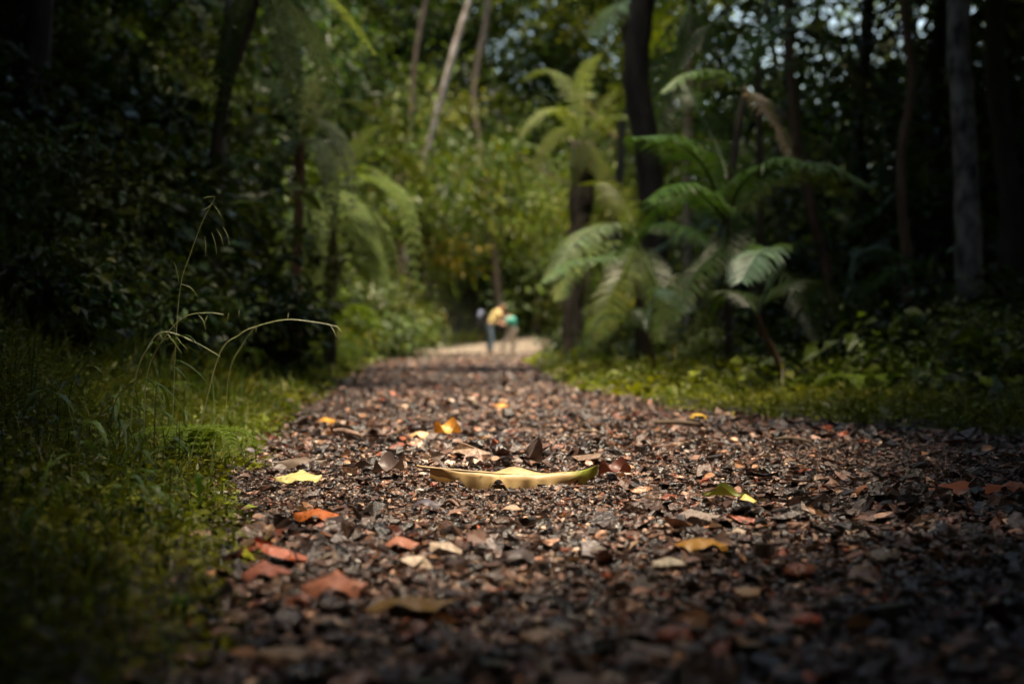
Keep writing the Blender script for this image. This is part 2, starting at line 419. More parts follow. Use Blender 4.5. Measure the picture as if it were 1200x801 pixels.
def gravel(n, y0, y1, med, sd, p=1.0, spread=.03, mx=.05, flk=.3):
    y = y0+(y1-y0)*rng.random(n)**p
    a = np.maximum(XL(y)-spread*(1+y*.1), -.42*y-.25); b = np.minimum(XR(y)+spread*(1+y*.1), .42*y+.30)
    ok = b > a; y, a, b = y[ok], a[ok], b[ok]
    x = a+(b-a)*rng.random(len(y))
    pt = nz(x, y, 5.5, 7)+.5*nz(x, y, 17, 3); keep = rng.random(len(y)) < np.clip(1.15-.9*np.clip(pt-.35, 0, 1), .25, 1); x, y = x[keep], y[keep]; n = len(y)
    s = (.85+.45*np.clip(nz(x, y, 3.1, 12), -.4, 1))*np.minimum(med*np.exp(rng.normal(size=n)*sd), mx)
    s = np.where((np.abs(x) < .2) & (y > 2.35) & (y < 2.85), np.minimum(s, .014), s)
    z = pz(x, y)+s*.12+rng.random(n)*s*.25
    pick = rng.random(n); kind = np.where(pick < flk, 12+rng.integers(0, 6, n), np.where(pick < flk+.16, 7+rng.integers(0, 5, n), rng.integers(0, 7, n)))
    tilt = norm(np.stack([rng.normal(size=n)*.38, rng.normal(size=n)*.38, np.ones(n)], -1))
    az = rng.random(n)*6.283
    rot = frames(np.stack([np.cos(az), np.sin(az), rng.normal(size=n)*.2], -1), tilt)
    cc = ROCKC[rng.choice(len(ROCKC), n, p=ROCKP)]*np.exp(rng.normal(size=(n, 1))*.5)*(.66+np.clip((y[:, None]-11)/9, 0, 1)*.25)*np.array([1.03, .96, .92])
    fl = kind >= 12; cc[fl] = cc[fl]*np.array([1.0, .85, .75]); s = np.where(fl, s*1.35, s)
    for k in range(18):
        m = kind == k
        if m.any(): gv.scatter(tmpl[k][0], tmpl[k][1], np.stack([x, y, z], -1)[m], rot[m], s[m], cc[m])
gravel(76000, .45, 2.3, .0092, .48, .9, flk=.42)
gravel(122000, 2.0, 4.6, .0070, .52, .95, flk=.42)
gravel(60000, 4.2, 10, .0105, .5, 1.05, mx=.045, flk=.36)
gravel(13000, 9, 22, .020, .45, 1.1, mx=.06)
gravel(3500, 18, 60, .04, .4, 1.1, mx=.10)
gravel(2600, .6, 5, .021, .40, .8, mx=.05, flk=.6)
tag(gv.build('gravel', M['stone']), kind='stuff')

# ------------------------------------------------------------------ ground cover
def blades(g, x, y, z, h, w, col, lean=.45, k=4):
    n = len(x); az = rng.random(n)*6.283; L = h
    out = np.stack([np.cos(az), np.sin(az), np.zeros(n)], -1); sd = np.stack([-np.sin(az), np.cos(az), np.zeros(n)], -1)
    ln = np.abs(rng.normal(size=n))*lean+.15
    u = np.linspace(0, 1, k)
    c = np.stack([x, y, z], -1)[:, None]+out[:, None]*(u**1.8)[None, :, None]*(L*ln)[:, None, None]+np.array([0, 0, 1.])*((u-.35*u**3*np.minimum(ln, 1.5)[:, None])*L[:, None])[..., None]
    ww = w[:, None]*np.interp(u, [0, .33, .67, 1], [.7, 1, .7, .05])[None]*.5
    v = np.stack([c-sd[:, None]*ww[..., None], c+sd[:, None]*ww[..., None]], 2).reshape(-1, 3)
    f = np.array([[q*2, q*2+1, q*2+3, q*2+2] for q in range(k-1)])[None]+(np.arange(n)*k*2)[:, None, None]
    g.add(v, f4=f.reshape(-1, 4), col=np.repeat(col, k*2, 0))
def side_pts(n, side, y0, y1, wmax, p=1.0, q=1.0, inset=0.0, lim=.40):
    y = y0+(y1-y0)*rng.random(n)**p; d = wmax*rng.random(n)**q
    e = nz(y*0, y, 7, 2)*.05*(1+y*.03)
    x = XL(y)-d+inset+e if side < 0 else XR(y)+d-inset+e
    ok = np.abs(x) < lim*y+.3
    return x[ok], y[ok], d[ok]
gc = G()
for side, n, y0, y1, wm, sz, hh in ((-1, 46000, .9, 5.5, 1.1, .0130, .085), (-1, 26000, 4.5, 14, 2.0, .03, .08), (-1, 14000, 12, 40, 3.5, .07, .09),
                                    (1, 26000, 3.2, 9, 1.6, .02, .05), (1, 26000, 7, 20, 3.0, .045, .12), (1, 14000, 16, 55, 4, .09, .2)):
    x, y, d = side_pts(n, side, y0, y1, wm, 1.0, .9, .02); n = len(x)
    z = ground_z(x, y)+rng.random(n)**1.3*hh*np.clip(.25+d*3/(1+y*.1), .25, 1.5)
    a = rng.random(n)*6.28
    dirs = norm(np.stack([np.cos(a), np.sin(a), rng.normal(size=n)*.45+.1], -1))
    patch = .5+.5*nz(x, y, 2.2, 6)
    base = np.array((.075, .105, .012))[None]*(1-patch[:, None])+np.array((.13, .125, .014))[None]*patch[:, None]
    base = base*np.exp(rng.normal(size=(n, 1))*.4)
    leaves(gc, np.stack([x, y, z], -1), dirs, sz*np.exp(rng.normal(size=n)*.4), base, jit=.5, wid=1.3)
tag(gc.build('ground_cover', M['leaf']), kind='stuff')
ga = G()
for side, n, y0, y1, wm, h, w in ((-1, 9000, 1.2, 6, 1.0, .10, .0028), (-1, 12000, 5, 16, 2.2, .13, .007), (-1, 9000, 14, 52, 4.5, .14, .018),
                                  (1, 9000, 3.4, 10, 1.5, .06, .004), (1, 9000, 8, 22, 3, .12, .008), (1, 5000, 18, 55, 3, .25, .018)):
    x, y, d = side_pts(n, side, y0, y1, wm, 1.1, .8, .0); n = len(x)
    blades(ga, x, y, ground_z(x, y)-.003, h*np.exp(rng.normal(size=n)*.4)*np.clip(.4+d*1.5, .4, 1.4), w*np.exp(rng.normal(size=n)*.3), pal(n, (.085, .115, .015), .35, .25))
tag(ga.build('grass', M['leaf']), kind='stuff')
# far grass behind the people
gb = G()
n = 16000; y = 50+25*rng.random(n); x = XL(y)-12+rng.random(n)*(XR(y)-XL(y)+26); ok = ~on_path(x, y) & (np.abs(x) < .4*y); x, y = x[ok], y[ok]; n = len(x)
blades(gb, x, y, ground_z(x, y), .5*np.exp(rng.normal(size=n)*.4), np.full(n, .05), pal(n, (.08, .09, .012), .35, .25))
tag(gb.build('grass', M['leaf']), kind='stuff')
# leafy cover over the left bank and the forest floor on the right
bk = G()
def cover(g, n, xf, y0, y1, sz, hh, base, p=1.0, nclump=40, alt=None):
    y = y0+(y1-y0)*rng.random(n)**p; x = xf(y, rng.random(n)); ok = (np.abs(x) < .42*y+.5); x, y = x[ok], y[ok]; n = len(x)
    lump = np.clip(.5+.8*nz(x, y, 2.6/(.5+sz*4), 1)+.3*nz(x, y, 9/(.5+sz*6), 4), .05, 1.4)
    z = ground_z(x, y)+hh*lump*(1-rng.random(n)**2*.8)
    a = rng.random(n)*6.28; dirs = norm(np.stack([np.cos(a), np.sin(a), -.2+rng.normal(size=n)*.4], -1))
    patch = (nz(x, y, 1.3, 9) > .1)[:, None]
    b = np.where(patch, np.asarray(alt or base)[None], np.asarray(base)[None])*np.exp(rng.normal(size=(n, 1))*.4)
    leaves(g, np.stack([x, y, z], -1), dirs, sz*np.exp(rng.normal(size=n)*.35), b, fine=False)
cover(bk, 26000, lambda y, u: XL(y)-.75-u*3.0, 2.2, 9, .035, .16, DGREEN, alt=GREEN)
cover(bk, 30000, lambda y, u: XL(y)-1.2-u*5, 8, 24, .09, .45, DGREEN, alt=GREEN)
cover(bk, 16000, lambda y, u: XL(y)-2.4-u*9, 22, 58, .2, .9, GREEN, alt=YGREEN)
cover(bk, 26000, lambda y, u: XR(y)+.8+u*5, 5, 20, .07, .35, DGREEN, alt=GREEN)
cover(bk, 14000, lambda y, u: XR(y)+1.8+u*14, 18, 58, .17, .8, GREEN, alt=YGREEN)
tag(bk.build('undergrowth', M['leaf']), kind='stuff')

# ------------------------------------------------------------------ far forest in one mass, plus unseen foliage added to block light
ff = G()
def thin(x, y, z): return (z < .11*y) | (nz(x*2.0, z*2.4, .55, 4) < .42)
def mass(nc, per, xr, yr, zr, cs, leaf, base, alt, keep=None):
    x = rng.uniform(*xr, nc); y = rng.uniform(*yr, nc); u = rng.random(nc); z = ground_z(x, y)+zr[0]+(zr[1]-zr[0])*u
    if keep is not None:
        ok = keep(x, y, z); x, y, z = x[ok], y[ok], z[ok]
    nc = len(x); k = nc*per
    off = rng.normal(size=(k, 3))*cs*np.array([1, 1, .55])
    pos = np.repeat(np.stack([x, y, z], -1), per, 0)+off
    cb = pal(nc, base, .5, .14); s = rng.random(nc) < .3; cb[s] = pal(s.sum(), alt, .35, .12)
    dirs = norm(norm(off)+np.array([0, 0, -.4])+rng.normal(size=(k, 3))*.4)
    leaves(ff, pos, dirs, leaf*np.exp(rng.normal(size=k)*.3), np.repeat(cb, per, 0)*np.exp(rng.normal(size=(k, 1))*.2))
mass(900, 110, (-30, 10), (68, 86), (.3, 22), .72, .40, GREEN, (.108, .138, .012))
mass(620, 80, (6, 40), (52, 82), (.3, 21), .85, .36, GREEN, (.108, .138, .012), keep=thin)
mass(200, 80, (-30, -7), (40, 62), (.3, 9), .7, .28, GREEN, YGREEN)
mass(330, 80, (4.0, 24), (28, 50), (.3, 12), .6, .22, (.05, .075, .012), YGREEN, keep=thin)
mass(600, 80, (2.2, 11), (13, 28), (.3, 4.6), .42, .12, DGREEN, GREEN, keep=lambda x, y, z: x > .14*y)
mass(420, 80, (-8, -2.0), (10, 24), (.1, 4.5), .40, .10, DGREEN, GREEN, keep=lambda x, y, z: x < -.125*y-.35-.06*np.abs(z-1.5))
mass(420, 80, (-14, -2.6), (24, 44), (.1, 9), .55, .17, GREEN, YGREEN, keep=lambda x, y, z: x < -.085*y-.6)
mass(260, 80, (-13, 9), (63, 69), (0, 3.6), .55, .30, GREEN, (.10, .135, .05))
mass(260, 80, (-9, 10), (66, 72), (8, 20), .8, .36, GREEN, (.108, .138, .012))
mass(380, 50, (9, 15), (-10, 28), (.3, 8), 1.1, .5, DGREEN, GREEN)  # these last three: unseen foliage added to close off light from sides and back
mass(170, 50, (-16, -9), (-10, 24), (-1, 5), 1.1, .5, DGREEN, GREEN)
mass(160, 50, (-12, 12), (-13, -9), (.3, 7), 1.1, .5, DGREEN, GREEN)
tag(ff.build('forest_and_light_screens', M['leaf']), kind='stuff')

# ------------------------------------------------------------------ trees one can tell apart
def big_tree(name, pts, rad, mat, label, crown=None, top=None, cat='tree', group=None, crown_r=2.2, wob=.05):
    p0 = pts[0]; z0 = float(ground_z(p0[0], p0[1]))
    t = empty(name, (p0[0], p0[1], z0), label, cat, group)
    trunk_obj(t, [np.array([p0[0], p0[1], z0-.1])]+list(pts[1:]), rad, mat, n=40, wob=wob)
    if crown is not None:
        q = np.array(pts[-1])-np.array([p0[0], p0[1], z0])
        inst('crown', CROWN[crown], t, tuple(q), (0, 0, p0[0]*3), (crown_r, crown_r, crown_r*.75))
    return t
def G0(px, Y): x = (px-600)/F*Y; return np.array([x, Y, float(ground_z(x, Y))])
def tall(px_, Y, zt, lean=0): q = P(px_, 0, Y); return np.array([q[0]+lean, Y, zt])

big_tree('forest_tree', [G0(770, 14), P(768, 330, 14), P(764, 240, 14), P(757, 165, 14), P(745, 90, 14), P(752, 10, 14), P(764, -90, 14), tall(775, 14, 7.6)],
         [.20, .15, .13, .125, .13, .125, .12, .10, .08], M['bark_dark'], 'dark sinuous tree trunk right of the path, thickest one, rising out of the frame', 0, crown_r=2.6)
big_tree('forest_tree', [G0(1142, 9), P(1138, 380, 9), P(1134, 250, 9), P(1128, 120, 9), P(1122, 0, 9), tall(1115, 9, 5.6)],
         [.12, .09, .08, .075, .07, .05], M['bark_pale'], 'straight grey trunk with lichen patches near the right edge of the picture', 2, crown_r=2.0)
big_tree('forest_tree', [G0(1070, 11), P(1062, 300, 11), P(1056, 190, 11), P(1069, 90, 11), P(1060, 0, 11), tall(1050, 11, 5.5)],
         [.05, .04, .035, .035, .03, .02], M['bark_red'], 'thin winding reddish stem in the dark wood left of the grey lichen trunk', 1, crown_r=1.5)
big_tree('forest_tree', [G0(470, 40), P(478, 260, 40), P(497, 190, 40), P(518, 110, 40), P(536, 45, 40), P(553, -10, 40), P(571, -85, 40), np.array([0.0, 39.5, 13.5])],
         [.14, .11, .10, .10, .09, .085, .06], M['bark_white'], 'whitish leaning trunk standing clear of the sunlit foliage above the path bend', 1, crown_r=1.2)
big_tree('forest_tree', [G0(462, 44), P(470, 250, 44), P(480, 150, 44), P(488, 60, 44), P(503, -20, 44), P(513, -90, 44), np.array([-1.7, 44, 14])],
         [.13, .10, .09, .08, .06], M['bark_mid'], 'thin brown trunk just left of the whitish leaning trunk', 0, crown_r=1.3)
big_tree('forest_tree', [G0(588, 62), P(570, 220, 62), P(555, 120, 62), P(568, 30, 62), P(576, -40, 62), np.array([-.6, 62.5, 20])],
         [.2, .16, .15, .13, .1], M['bark_mid'], 'faint brown trunk in the green wall above the walkers', 0, crown_r=1.8)
big_tree('forest_tree', [G0(250, 9), P(256, 240, 9), P(259, 180, 9), P(265, 100, 9), P(268, 0, 9), tall(275, 9, 5)],
         [.035, .03, .03, .028, .02], M['bark_pale'], 'slim pale stem in the black shade of the left bank', 2, crown_r=1.6)
big_tree('forest_tree', [G0(985, 13), P(968, 310, 13), P(955, 260, 13), P(943, 200, 13), P(930, 120, 13), tall(905, 13, 5.8)],
         [.06, .05, .05, .045, .03], M['bark_red'], 'reddish stem slanting left behind the arching palm fronds', 1, crown_r=1.6)
for k, (px, Y, r, lab) in enumerate([(1010, 17, .09, 'black silhouetted trunk behind the long arching palm frond'),
                                     (1100, 15, .10, 'dark upright trunk between the winding reddish stem and the grey lichen trunk'),
                                     (1172, 12, .09, 'dark trunk at the right edge beyond the grey lichen trunk'),
                                     (722, 30, .12, 'dim trunk seen between the tree fern and the dark sinuous trunk'),
                                     (916, 22, .10, 'dark straight trunk behind the drooping fan-like palm frond'),
                                     
                                     
                                     
                                     (30, 9, .08, 'black trunk at the left edge on the shaded bank')]):
    w = .35+.01*Y; b = G0(px, Y)
    big_tree('forest_tree', [b, b+[w*.2, 0, 1.2], b+[-w*.1, 0, 2.6], b+[w*.15, 0, 4.2], b+[w*.4, .2, 6+.08*Y]], [r*1.3, r, r*.9, r*.8, r*.6],
             M['bark_dark'], lab, k % 4, crown_r=1.9+.02*Y)

# ------------------------------------------------------------------ trees with crowns in view
mid = [(432, 42, 7.5, 2.4, 0, 'rounded leafy tree on the left bank beside the path bend'),
       (468, 37, 5.2, 1.9, 3, 'leafy tree hiding the foot of the whitish leaning trunk'),
       (372, 32, 6.5, 2.2, 1, 'yellow-green tree behind the cascading tree fern on the left'),
       (300, 25, 6.2, 2.0, 2, 'dim leafy tree behind the slender reddish fern trunk'),
       (215, 19, 5.2, 1.8, 2, 'dark leafy tree halfway up the shaded left bank'),
       (90, 15, 4.6, 1.8, 2, 'blackish leafy tree high on the left bank near the picture edge'),
       (500, 60, 8.5, 2.9, 3, 'bright leafy tree left of the walkers at the back of the bend'),
       (560, 66, 7.0, 3.0, 0, 'green tree directly behind the walkers'),
       (625, 64, 8.5, 2.8, 1, 'yellow-green tree right above the far end of the path'),
       (540, 72, 14, 3.2, 1, 'tall sunlit crown over the middle of the green wall'),
       (650, 70, 15, 3.0, 3, 'tall crown under the bright gap of sky near the top'),
       (690, 50, 7.5, 2.2, 1, 'yellow-green tree behind the tree fern right of the path'),
       (742, 40, 7.2, 2.1, 3, 'leafy tree behind the dark sinuous trunk'),
       (830, 36, 6.8, 2.0, 0, 'leafy tree behind the slim palm stems'),
       (905, 42, 7.8, 2.2, 3, 'dark leafy tree behind the drooping fan-like frond'),
       (1000, 34, 6.4, 2.0, 2, 'dark leafy tree beyond the arching palm frond on the right'),
       (1090, 27, 5.4, 1.8, 2, 'dark leafy tree left of the grey lichen trunk'),
       (1180, 22, 4.6, 1.7, 2, 'black leafy tree at the right edge of the picture')]
for k, (px, Y, h, rad, cr, lab) in enumerate(mid):
    q = G0(px, Y)
    leafy_tree(q[0], Y, h, .05+.012*h, rad, cr, 'bark_mid', lab, seed=30+k, lean=.03*(-1)**k, czs=1.45, crown_at=.62)

# trees added to block light, darkening the foreground and the path sides
can = [(-2.85, 1.6, 4.0, 2.0), (-2.75, 4.2, 4.5, 1.9), (-3.15, 6.8, 5.0, 2.1), (-4.3, 9.4, 5.6, 2.2), (-6.1, 13, 6.6, 2.5), (-7.8, 18, 7.4, 3.1),
       (2.7, 1.6, 4.0, 2.0), (2.9, 4.2, 4.5, 2.0), (3.7, 7.4, 5.4, 2.2), (4.1, 10.6, 6.0, 2.6), (5.3, 14.5, 7.0, 2.9), (7.2, 19.5, 8.2, 3.3),
       (-1.2, -.8, 3.2, 1.6), (1.4, -.8, 3.3, 1.6), (.1, -.5, 4.2, 1.35), (-3.4, -1.8, 3.4, 2.3), (3.6, -2.0, 3.4, 2.3), (.2, -2.9, 3.4, 2.2), (-4.4, 1.4, 3.2, 1.9), (4.4, 1.2, 3.2, 1.9),
       (-1.8, -5.5, 2.2, 2.3), (2.2, -5.8, 2.4, 2.4), (-5.5, -4.5, 2.6, 2.6), (6.0, -4.5, 2.6, 2.6), (.2, -7.5, 4.6, 3.0),
       (-7, 1.5, 5.0, 3.0), (-7.2, 6, 6.2, 3.2), (-8.8, 12, 7.6, 3.6), (7, 1.5, 4.6, 3.0), (7.4, 6.5, 6, 3.2), (8.6, 12.5, 8, 3.6),
       (-2.0, 1.2, 1.5, .85), (-2.35, 2.4, 1.9, .85), (-2.9, 3.9, 2.3, .9), (2.0, 1.2, 1.5, .85), (2.35, 2.4, 1.9, .85), (2.8, 4.0, 2.3, .9)]
for q_ in range(31, 37): x_, y_, z_, r_ = can[q_]; can[q_] = (x_+(.95 if x_ < 0 else -.95)*(1 if q_ in (31, 34) else .85), y_, z_, r_)
can += [(-1.40, 1.9, 1.75, .65), (-1.85, 3.0, 2.15, .8), (-2.35, 5.0, 2.9, 1.0), (1.5, 2.0, 1.75, .6), (1.95, 3.1, 2.2, .75)]
can += [(-3.2, 6.5, 3.5, 1.6), (-5.0, 9.3, 4.6, 1.9), (3.7, 8.4, 4.1, 1.5), (4.6, 11.5, 4.9, 1.9), (5.4, 15.5, 6.0, 2.2)]
can += [(7.5, 23, 9.8, 3.2), (12.5, 22, 10, 4.0), (9, 31, 12, 3.6), (15, 31, 12, 4.5), (10, 41, 14, 4.2), (17, 43, 14, 5), (13, 14, 9, 3.8), (-9.5, 24, 10, 3.6), (-8.6, 32, 12.5, 3.6), (-14, 29, 12, 4.5), (-11, 41, 15, 4.4), (-13, 18, 10, 4), (9.5, 51, 17, 4.2), (-12, 53, 17, 4.6)]
can += [(-4.8, 31, 10.5, 2.6), (5.0, 36, 12, 2.8), (-1.5, 37.5, 12.5, 1.5), (1.8, 28, 9.5, 1.4), (5.5, 56, 16, 3.0)]
for k, (x, y, z, rad) in enumerate(can):
    bx = x+(1.7 if x > 0 else -1.7) if abs(x) > 2 or z < 2.5 and y > 0 else (2.9 if x > 0 else -2.4); by = y if abs(x) > 2 or z < 2.5 and y > 0 else -1.8
    gz = float(ground_z(bx, by))
    big_tree('added_shade_tree', [np.array([bx, by, gz]), np.array([bx+.1, by, gz+1.6]), np.array([bx*.9+x*.1, by*.6+y*.4, z*.7]), np.array([x, y, z])], [.16*min(1, rad/1.6), .12*min(1, rad/1.6), .08*min(1, rad/1.6), .03],
             M['bark_dark'], 'added tree whose crown is there to shade the path and its sides', 4, group='trees added to shade the path', crown_r=rad)

# ------------------------------------------------------------------ shrubs
left_sh = [(398, 22, 1.0, 0, 'dense shrub below the cascading fern fronds left of the path'), (436, 29, 1.2, 0, 'leafy shrub at the left edge of the path before the bend'),
           (385, 16, .6, 1, 'yellow-green shrub right of the reddish fern trunk'), (300, 13, .7, 0, 'shrub left of the reddish fern trunk'),
           (240, 10, .55, 2, 'dark broad-leaved shrub on the lower left bank'), (160, 8.5, .5, 0, 'small dark shrub above the tall weeds on the left bank'),
           (60, 9, .7, 2, 'black broad-leaved shrub near the left edge'), (200, 15, 1.1, 2, 'large dark shrub midway up the left bank'),
           (120, 12, .9, 0, 'dark shrub under the black trunk on the left bank'), (20, 13, 1.3, 2, 'huge black shrub filling the left edge'),
           (335, 21, 1.1, 0, 'shrub in the gap behind the reddish fern trunk'), (425, 40, 1.5, 1, 'bright shrub on the bank where the path bends'),
           (455, 52, 1.3, 0, 'shrub on the bank left of the walkers'), (485, 57, 1.1, 1, 'low bright shrub just left of the walkers'),
           (525, 62, 1.3, 0, 'round shrub behind the walker in yellow'), (580, 66, 1.4, 2, 'dark shrub above the heads of the walkers')]
left_sh += [(15, 4.8, .30, 2, 'black broad-leaved bush at the left edge just behind the weeds'), (85, 5.4, .32, 0, 'dark bush behind the tallest bent weed'), (150, 6.4, .36, 2, 'dark bush behind the wispy grass stalks'),
            (215, 7.6, .38, 0, 'dark bush at the foot of the left bank below the slim pale stem'), (50, 6.8, .55, 0, 'large dark bush high at the left edge of the bank'), (268, 9.0, .5, 2, 'dark bush between the pale stem and the reddish fern trunk'),
            (120, 7.8, .7, 2, 'wide dark bush up the bank behind the weeds'), (190, 9.6, .8, 0, 'tall dark bush up the left bank under the black trees')]
right_sh = [(684, 22, .55, 2, 'dark mossy shrub mound at the right edge of the far path'), (735, 15, .45, 0, 'dark shrub at the foot of the dark sinuous trunk'),
            (792, 12, .38, 2, 'broad-leaved shrub right of the dark sinuous trunk'), (836, 10, .28, 0, 'low shrub at the foot of the slim palm stems'),
            (960, 9, .36, 2, 'dark low shrub behind the leaning reddish palm stem'), (1025, 9.5, .42, 0, 'dark shrub under the low fern frond on the right'),
            (1095, 8, .36, 2, 'dark shrub left of the foot of the grey lichen trunk'), (1165, 7.2, .34, 0, 'small black shrub right of the foot of the grey lichen trunk'),
            (1196, 9, .6, 2, 'black shrub at the right edge of the picture'), (760, 20, .8, 1, 'yellow-green shrub behind the dark sinuous trunk'),
            (845, 24, 1.2, 3 % 3, 'shrub far behind the slim palm stems'), (900, 18, .9, 2, 'dark shrub behind the drooping fan-like frond'),
            (1000, 16, 1.1, 2, 'large dark shrub in the wood beyond the arching frond'), (1080, 14, 1.1, 2, 'large black shrub behind the winding reddish stem'),
            (1170, 14, 1.4, 2, 'tallest black shrub at the right, behind the grey trunk'), (940, 28, 1.5, 0, 'dim shrub far back in the right wood'),
            (715, 30, 1.2, 1, 'bright shrub behind the tree fern'), (1050, 26, 1.7, 0, 'far dark shrub in the wood right of the palms')]
for px, Y, s, k, lab in left_sh+right_sh:
    q = G0(px, Y); shrub(q[0], Y, s, k, lab)

# ------------------------------------------------------------------ palms and tree ferns
PG = (.034, .075, .016); PPALE = (.10, .16, .07); PY = (.13, .16, .02)
def stemmed(name, px, Y, label, cat='palm', group=None):
    return empty(name, G0(px, Y), label, cat, group)

t = stemmed('palm_tree', 856, 8.5, 'slim palm with a black stem and long fronds arching right over the dark wood')
trunk_obj(t, [G0(856, 8.5)-[0, 0, .08], P(853, 340, 8.5), P(852, 250, 8.5), P(863, 160, 8.5), P(874, 100, 8.5)], [.03, .025, .022, .022, .018], M['bark_dark'])
c = P(850, 262, 8.5)
frond_obj(t, [c, P(905, 205, 8.4), P(965, 192, 8.3), P(1022, 218, 8.2)], llen=.30, lwid=.022, nl=46, col=PPALE, droop=.75)
frond_obj(t, [c, P(890, 222, 8.9), P(945, 205, 9.2), P(1000, 232, 9.5)], llen=.28, lwid=.022, nl=42, col=PY, droop=.6)
frond_obj(t, [c, P(825, 195, 8.2), P(785, 163, 8.0), P(738, 160, 7.8)], llen=.34, lwid=.024, nl=46, col=PG, droop=.7)
frond_obj(t, [c, P(815, 235, 8.6), P(770, 240, 8.8), P(722, 300, 9)], llen=.28, lwid=.022, nl=40, col=PG, droop=.8)
frond_obj(t, [c, P(880, 300, 8.0), P(930, 330, 7.7), P(960, 400, 7.5)], llen=.25, lwid=.02, nl=36, col=DGREEN, droop=.7)
frond_obj(t, [c, P(850, 200, 8.8), P(820, 130, 9.1), P(805, 100, 9.5)], llen=.3, lwid=.022, nl=40, col=PG, droop=.5)
frond_obj(t, [c, P(870, 215, 8.0), P(915, 185, 7.8), P(970, 200, 7.6)], llen=.26, lwid=.022, nl=42, col=PG, droop=.8)
frond_obj(t, [c, P(835, 240, 8.0), P(800, 215, 7.7), P(758, 235, 7.5)], llen=.26, lwid=.022, nl=42, col=PG, droop=.8)
frond_obj(t, [c, P(845, 290, 7.9), P(815, 320, 7.6), P(790, 375, 7.4)], llen=.22, lwid=.02, nl=36, col=DGREEN, droop=.7)
c = P(872, 102, 8.5)
frond_obj(t, [c, P(840, 85, 8.4), P(805, 86, 8.3), P(775, 108, 8.2)], llen=.2, lwid=.02, nl=36, col=PPALE, droop=.7)
frond_obj(t, [c, P(915, 75, 8.6), P(985, 85, 8.8), P(1035, 150, 9)], llen=.26, lwid=.022, nl=40, col=DGREEN, droop=.7)
frond_obj(t, [c, P(890, 120, 8.3), P(912, 150, 8.2), P(928, 190, 8.1)], llen=.14, lwid=.02, nl=26, col=(.16, .12, .06), droop=.4, mat=M['dead'], label='withered brown frond hanging down')
frond_obj(t, [c, P(890, 50, 8.6), P(930, 10, 8.9), P(990, 5, 9.2)], llen=.28, lwid=.022, nl=40, col=PG, droop=.6)

t = stemmed('palm_tree', 892, 9.2, 'slim black palm stem standing close right of the palm with arching fronds')
trunk_obj(t, [G0(893, 9.2)-[0, 0, .08], P(892, 280, 9.2), P(889, 110, 9.2), P(888, 60, 9.2)], [.025, .022, .02, .015], M['bark_dark'])
c = P(888, 62, 9.2)
for q in ([P(860, 30, 9), P(820, 35, 8.9), P(795, 80, 8.8)], [P(930, 35, 9.2), P(975, 50, 9.1), P(1010, 110, 9)], [P(900, 0, 9.4), P(950, -40, 9.8)]):
    frond_obj(t, [c]+q, llen=.26, lwid=.022, nl=36, col=DGREEN, droop=.7)

t = stemmed('palm_tree', 925, 7.2, 'small palm on a leaning reddish stem with a drooping fan-like grey-green frond')
trunk_obj(t, [G0(925, 7.2)-[0, 0, .05], P(915, 430, 7.2), P(896, 390, 7.2), P(888, 368, 7.2)], [.02, .017, .015, .012], M['bark_red'])
c = P(888, 368, 7.2)
frond_obj(t, [c, P(906, 318, 7.2), P(902, 291, 7.1), P(886, 300, 6.9), P(868, 330, 6.7)], llen=.27, lwid=.017, nl=46, col=(.09, .15, .10), droop=.55, start=.34, fwd=.9)
frond_obj(t, [c, P(910, 340, 7.3), P(950, 330, 7.5), P(985, 370, 7.7)], llen=.18, lwid=.016, nl=34, col=DGREEN, droop=.6)
frond_obj(t, [c, P(870, 345, 7.4), P(845, 345, 7.5), P(820, 385, 7.6)], llen=.18, lwid=.016, nl=34, col=DGREEN, droop=.6)

small_palm = t
for px, Y, sc_, rz_, lab in [(985, 10.5, 1.25, 2.2, 'dark bushy palm in the shade behind the leaning-stem palm'), (1065, 9.2, .95, 4.1, 'low black palm between the reddish winding stem and the grey lichen trunk'),
                             (905, 13, 1.9, 5.2, 'tall dark palm behind the drooping fan-like frond'), (770, 9.6, .85, .9, 'low palm at the grass edge in front of the dark sinuous trunk'),
                             (825, 14, 2.1, 3.4, 'dark spreading palm behind the two black palm stems')]:
    o = small_palm.copy(); COL.objects.link(o); o.location = G0(px, Y); o.scale = (sc_,)*3; o.rotation_euler = (0, 0, rz_); o['label'] = lab
    for ch in list(small_palm.children):
        c = ch.copy(); COL.objects.link(c); c.parent = o
t = stemmed('palm_tree', 752, 11, 'palm left of the dark sinuous trunk with pale fronds spilling toward the path')
trunk_obj(t, [G0(752, 11)-[0, 0, .08], P(750, 350, 11), P(746, 282, 11)], [.05, .04, .03], M['bark_dark'])
c = P(746, 280, 11)
frond_obj(t, [c, P(715, 262, 10.8), P(675, 282, 10.4), P(640, 328, 10.2)], llen=.30, lwid=.035, nl=36, col=(.13, .17, .09), droop=.6)
frond_obj(t, [c, P(700, 285, 10.6), P(670, 310, 10.3), P(655, 350, 10.1)], llen=.26, lwid=.03, nl=34, col=(.15, .20, .07), droop=.6)
frond_obj(t, [c, P(710, 300, 10.4), P(672, 306, 10), P(636, 330, 9.8)], llen=.22, lwid=.03, nl=32, col=PPALE, droop=.6)
frond_obj(t, [c, P(775, 262, 10.6), P(812, 270, 10.3), P(850, 300, 10.1)], llen=.28, lwid=.03, nl=38, col=PG, droop=.8)
frond_obj(t, [c, P(735, 310, 10.3), P(715, 350, 9.9), P(700, 410, 9.6)], llen=.26, lwid=.026, nl=40, col=(.06, .08, .014), droop=.5)
frond_obj(t, [c, P(760, 310, 10.3), P(775, 350, 9.9), P(772, 400, 9.7)], llen=.26, lwid=.026, nl=38, col=(.05, .075, .014), droop=.5)
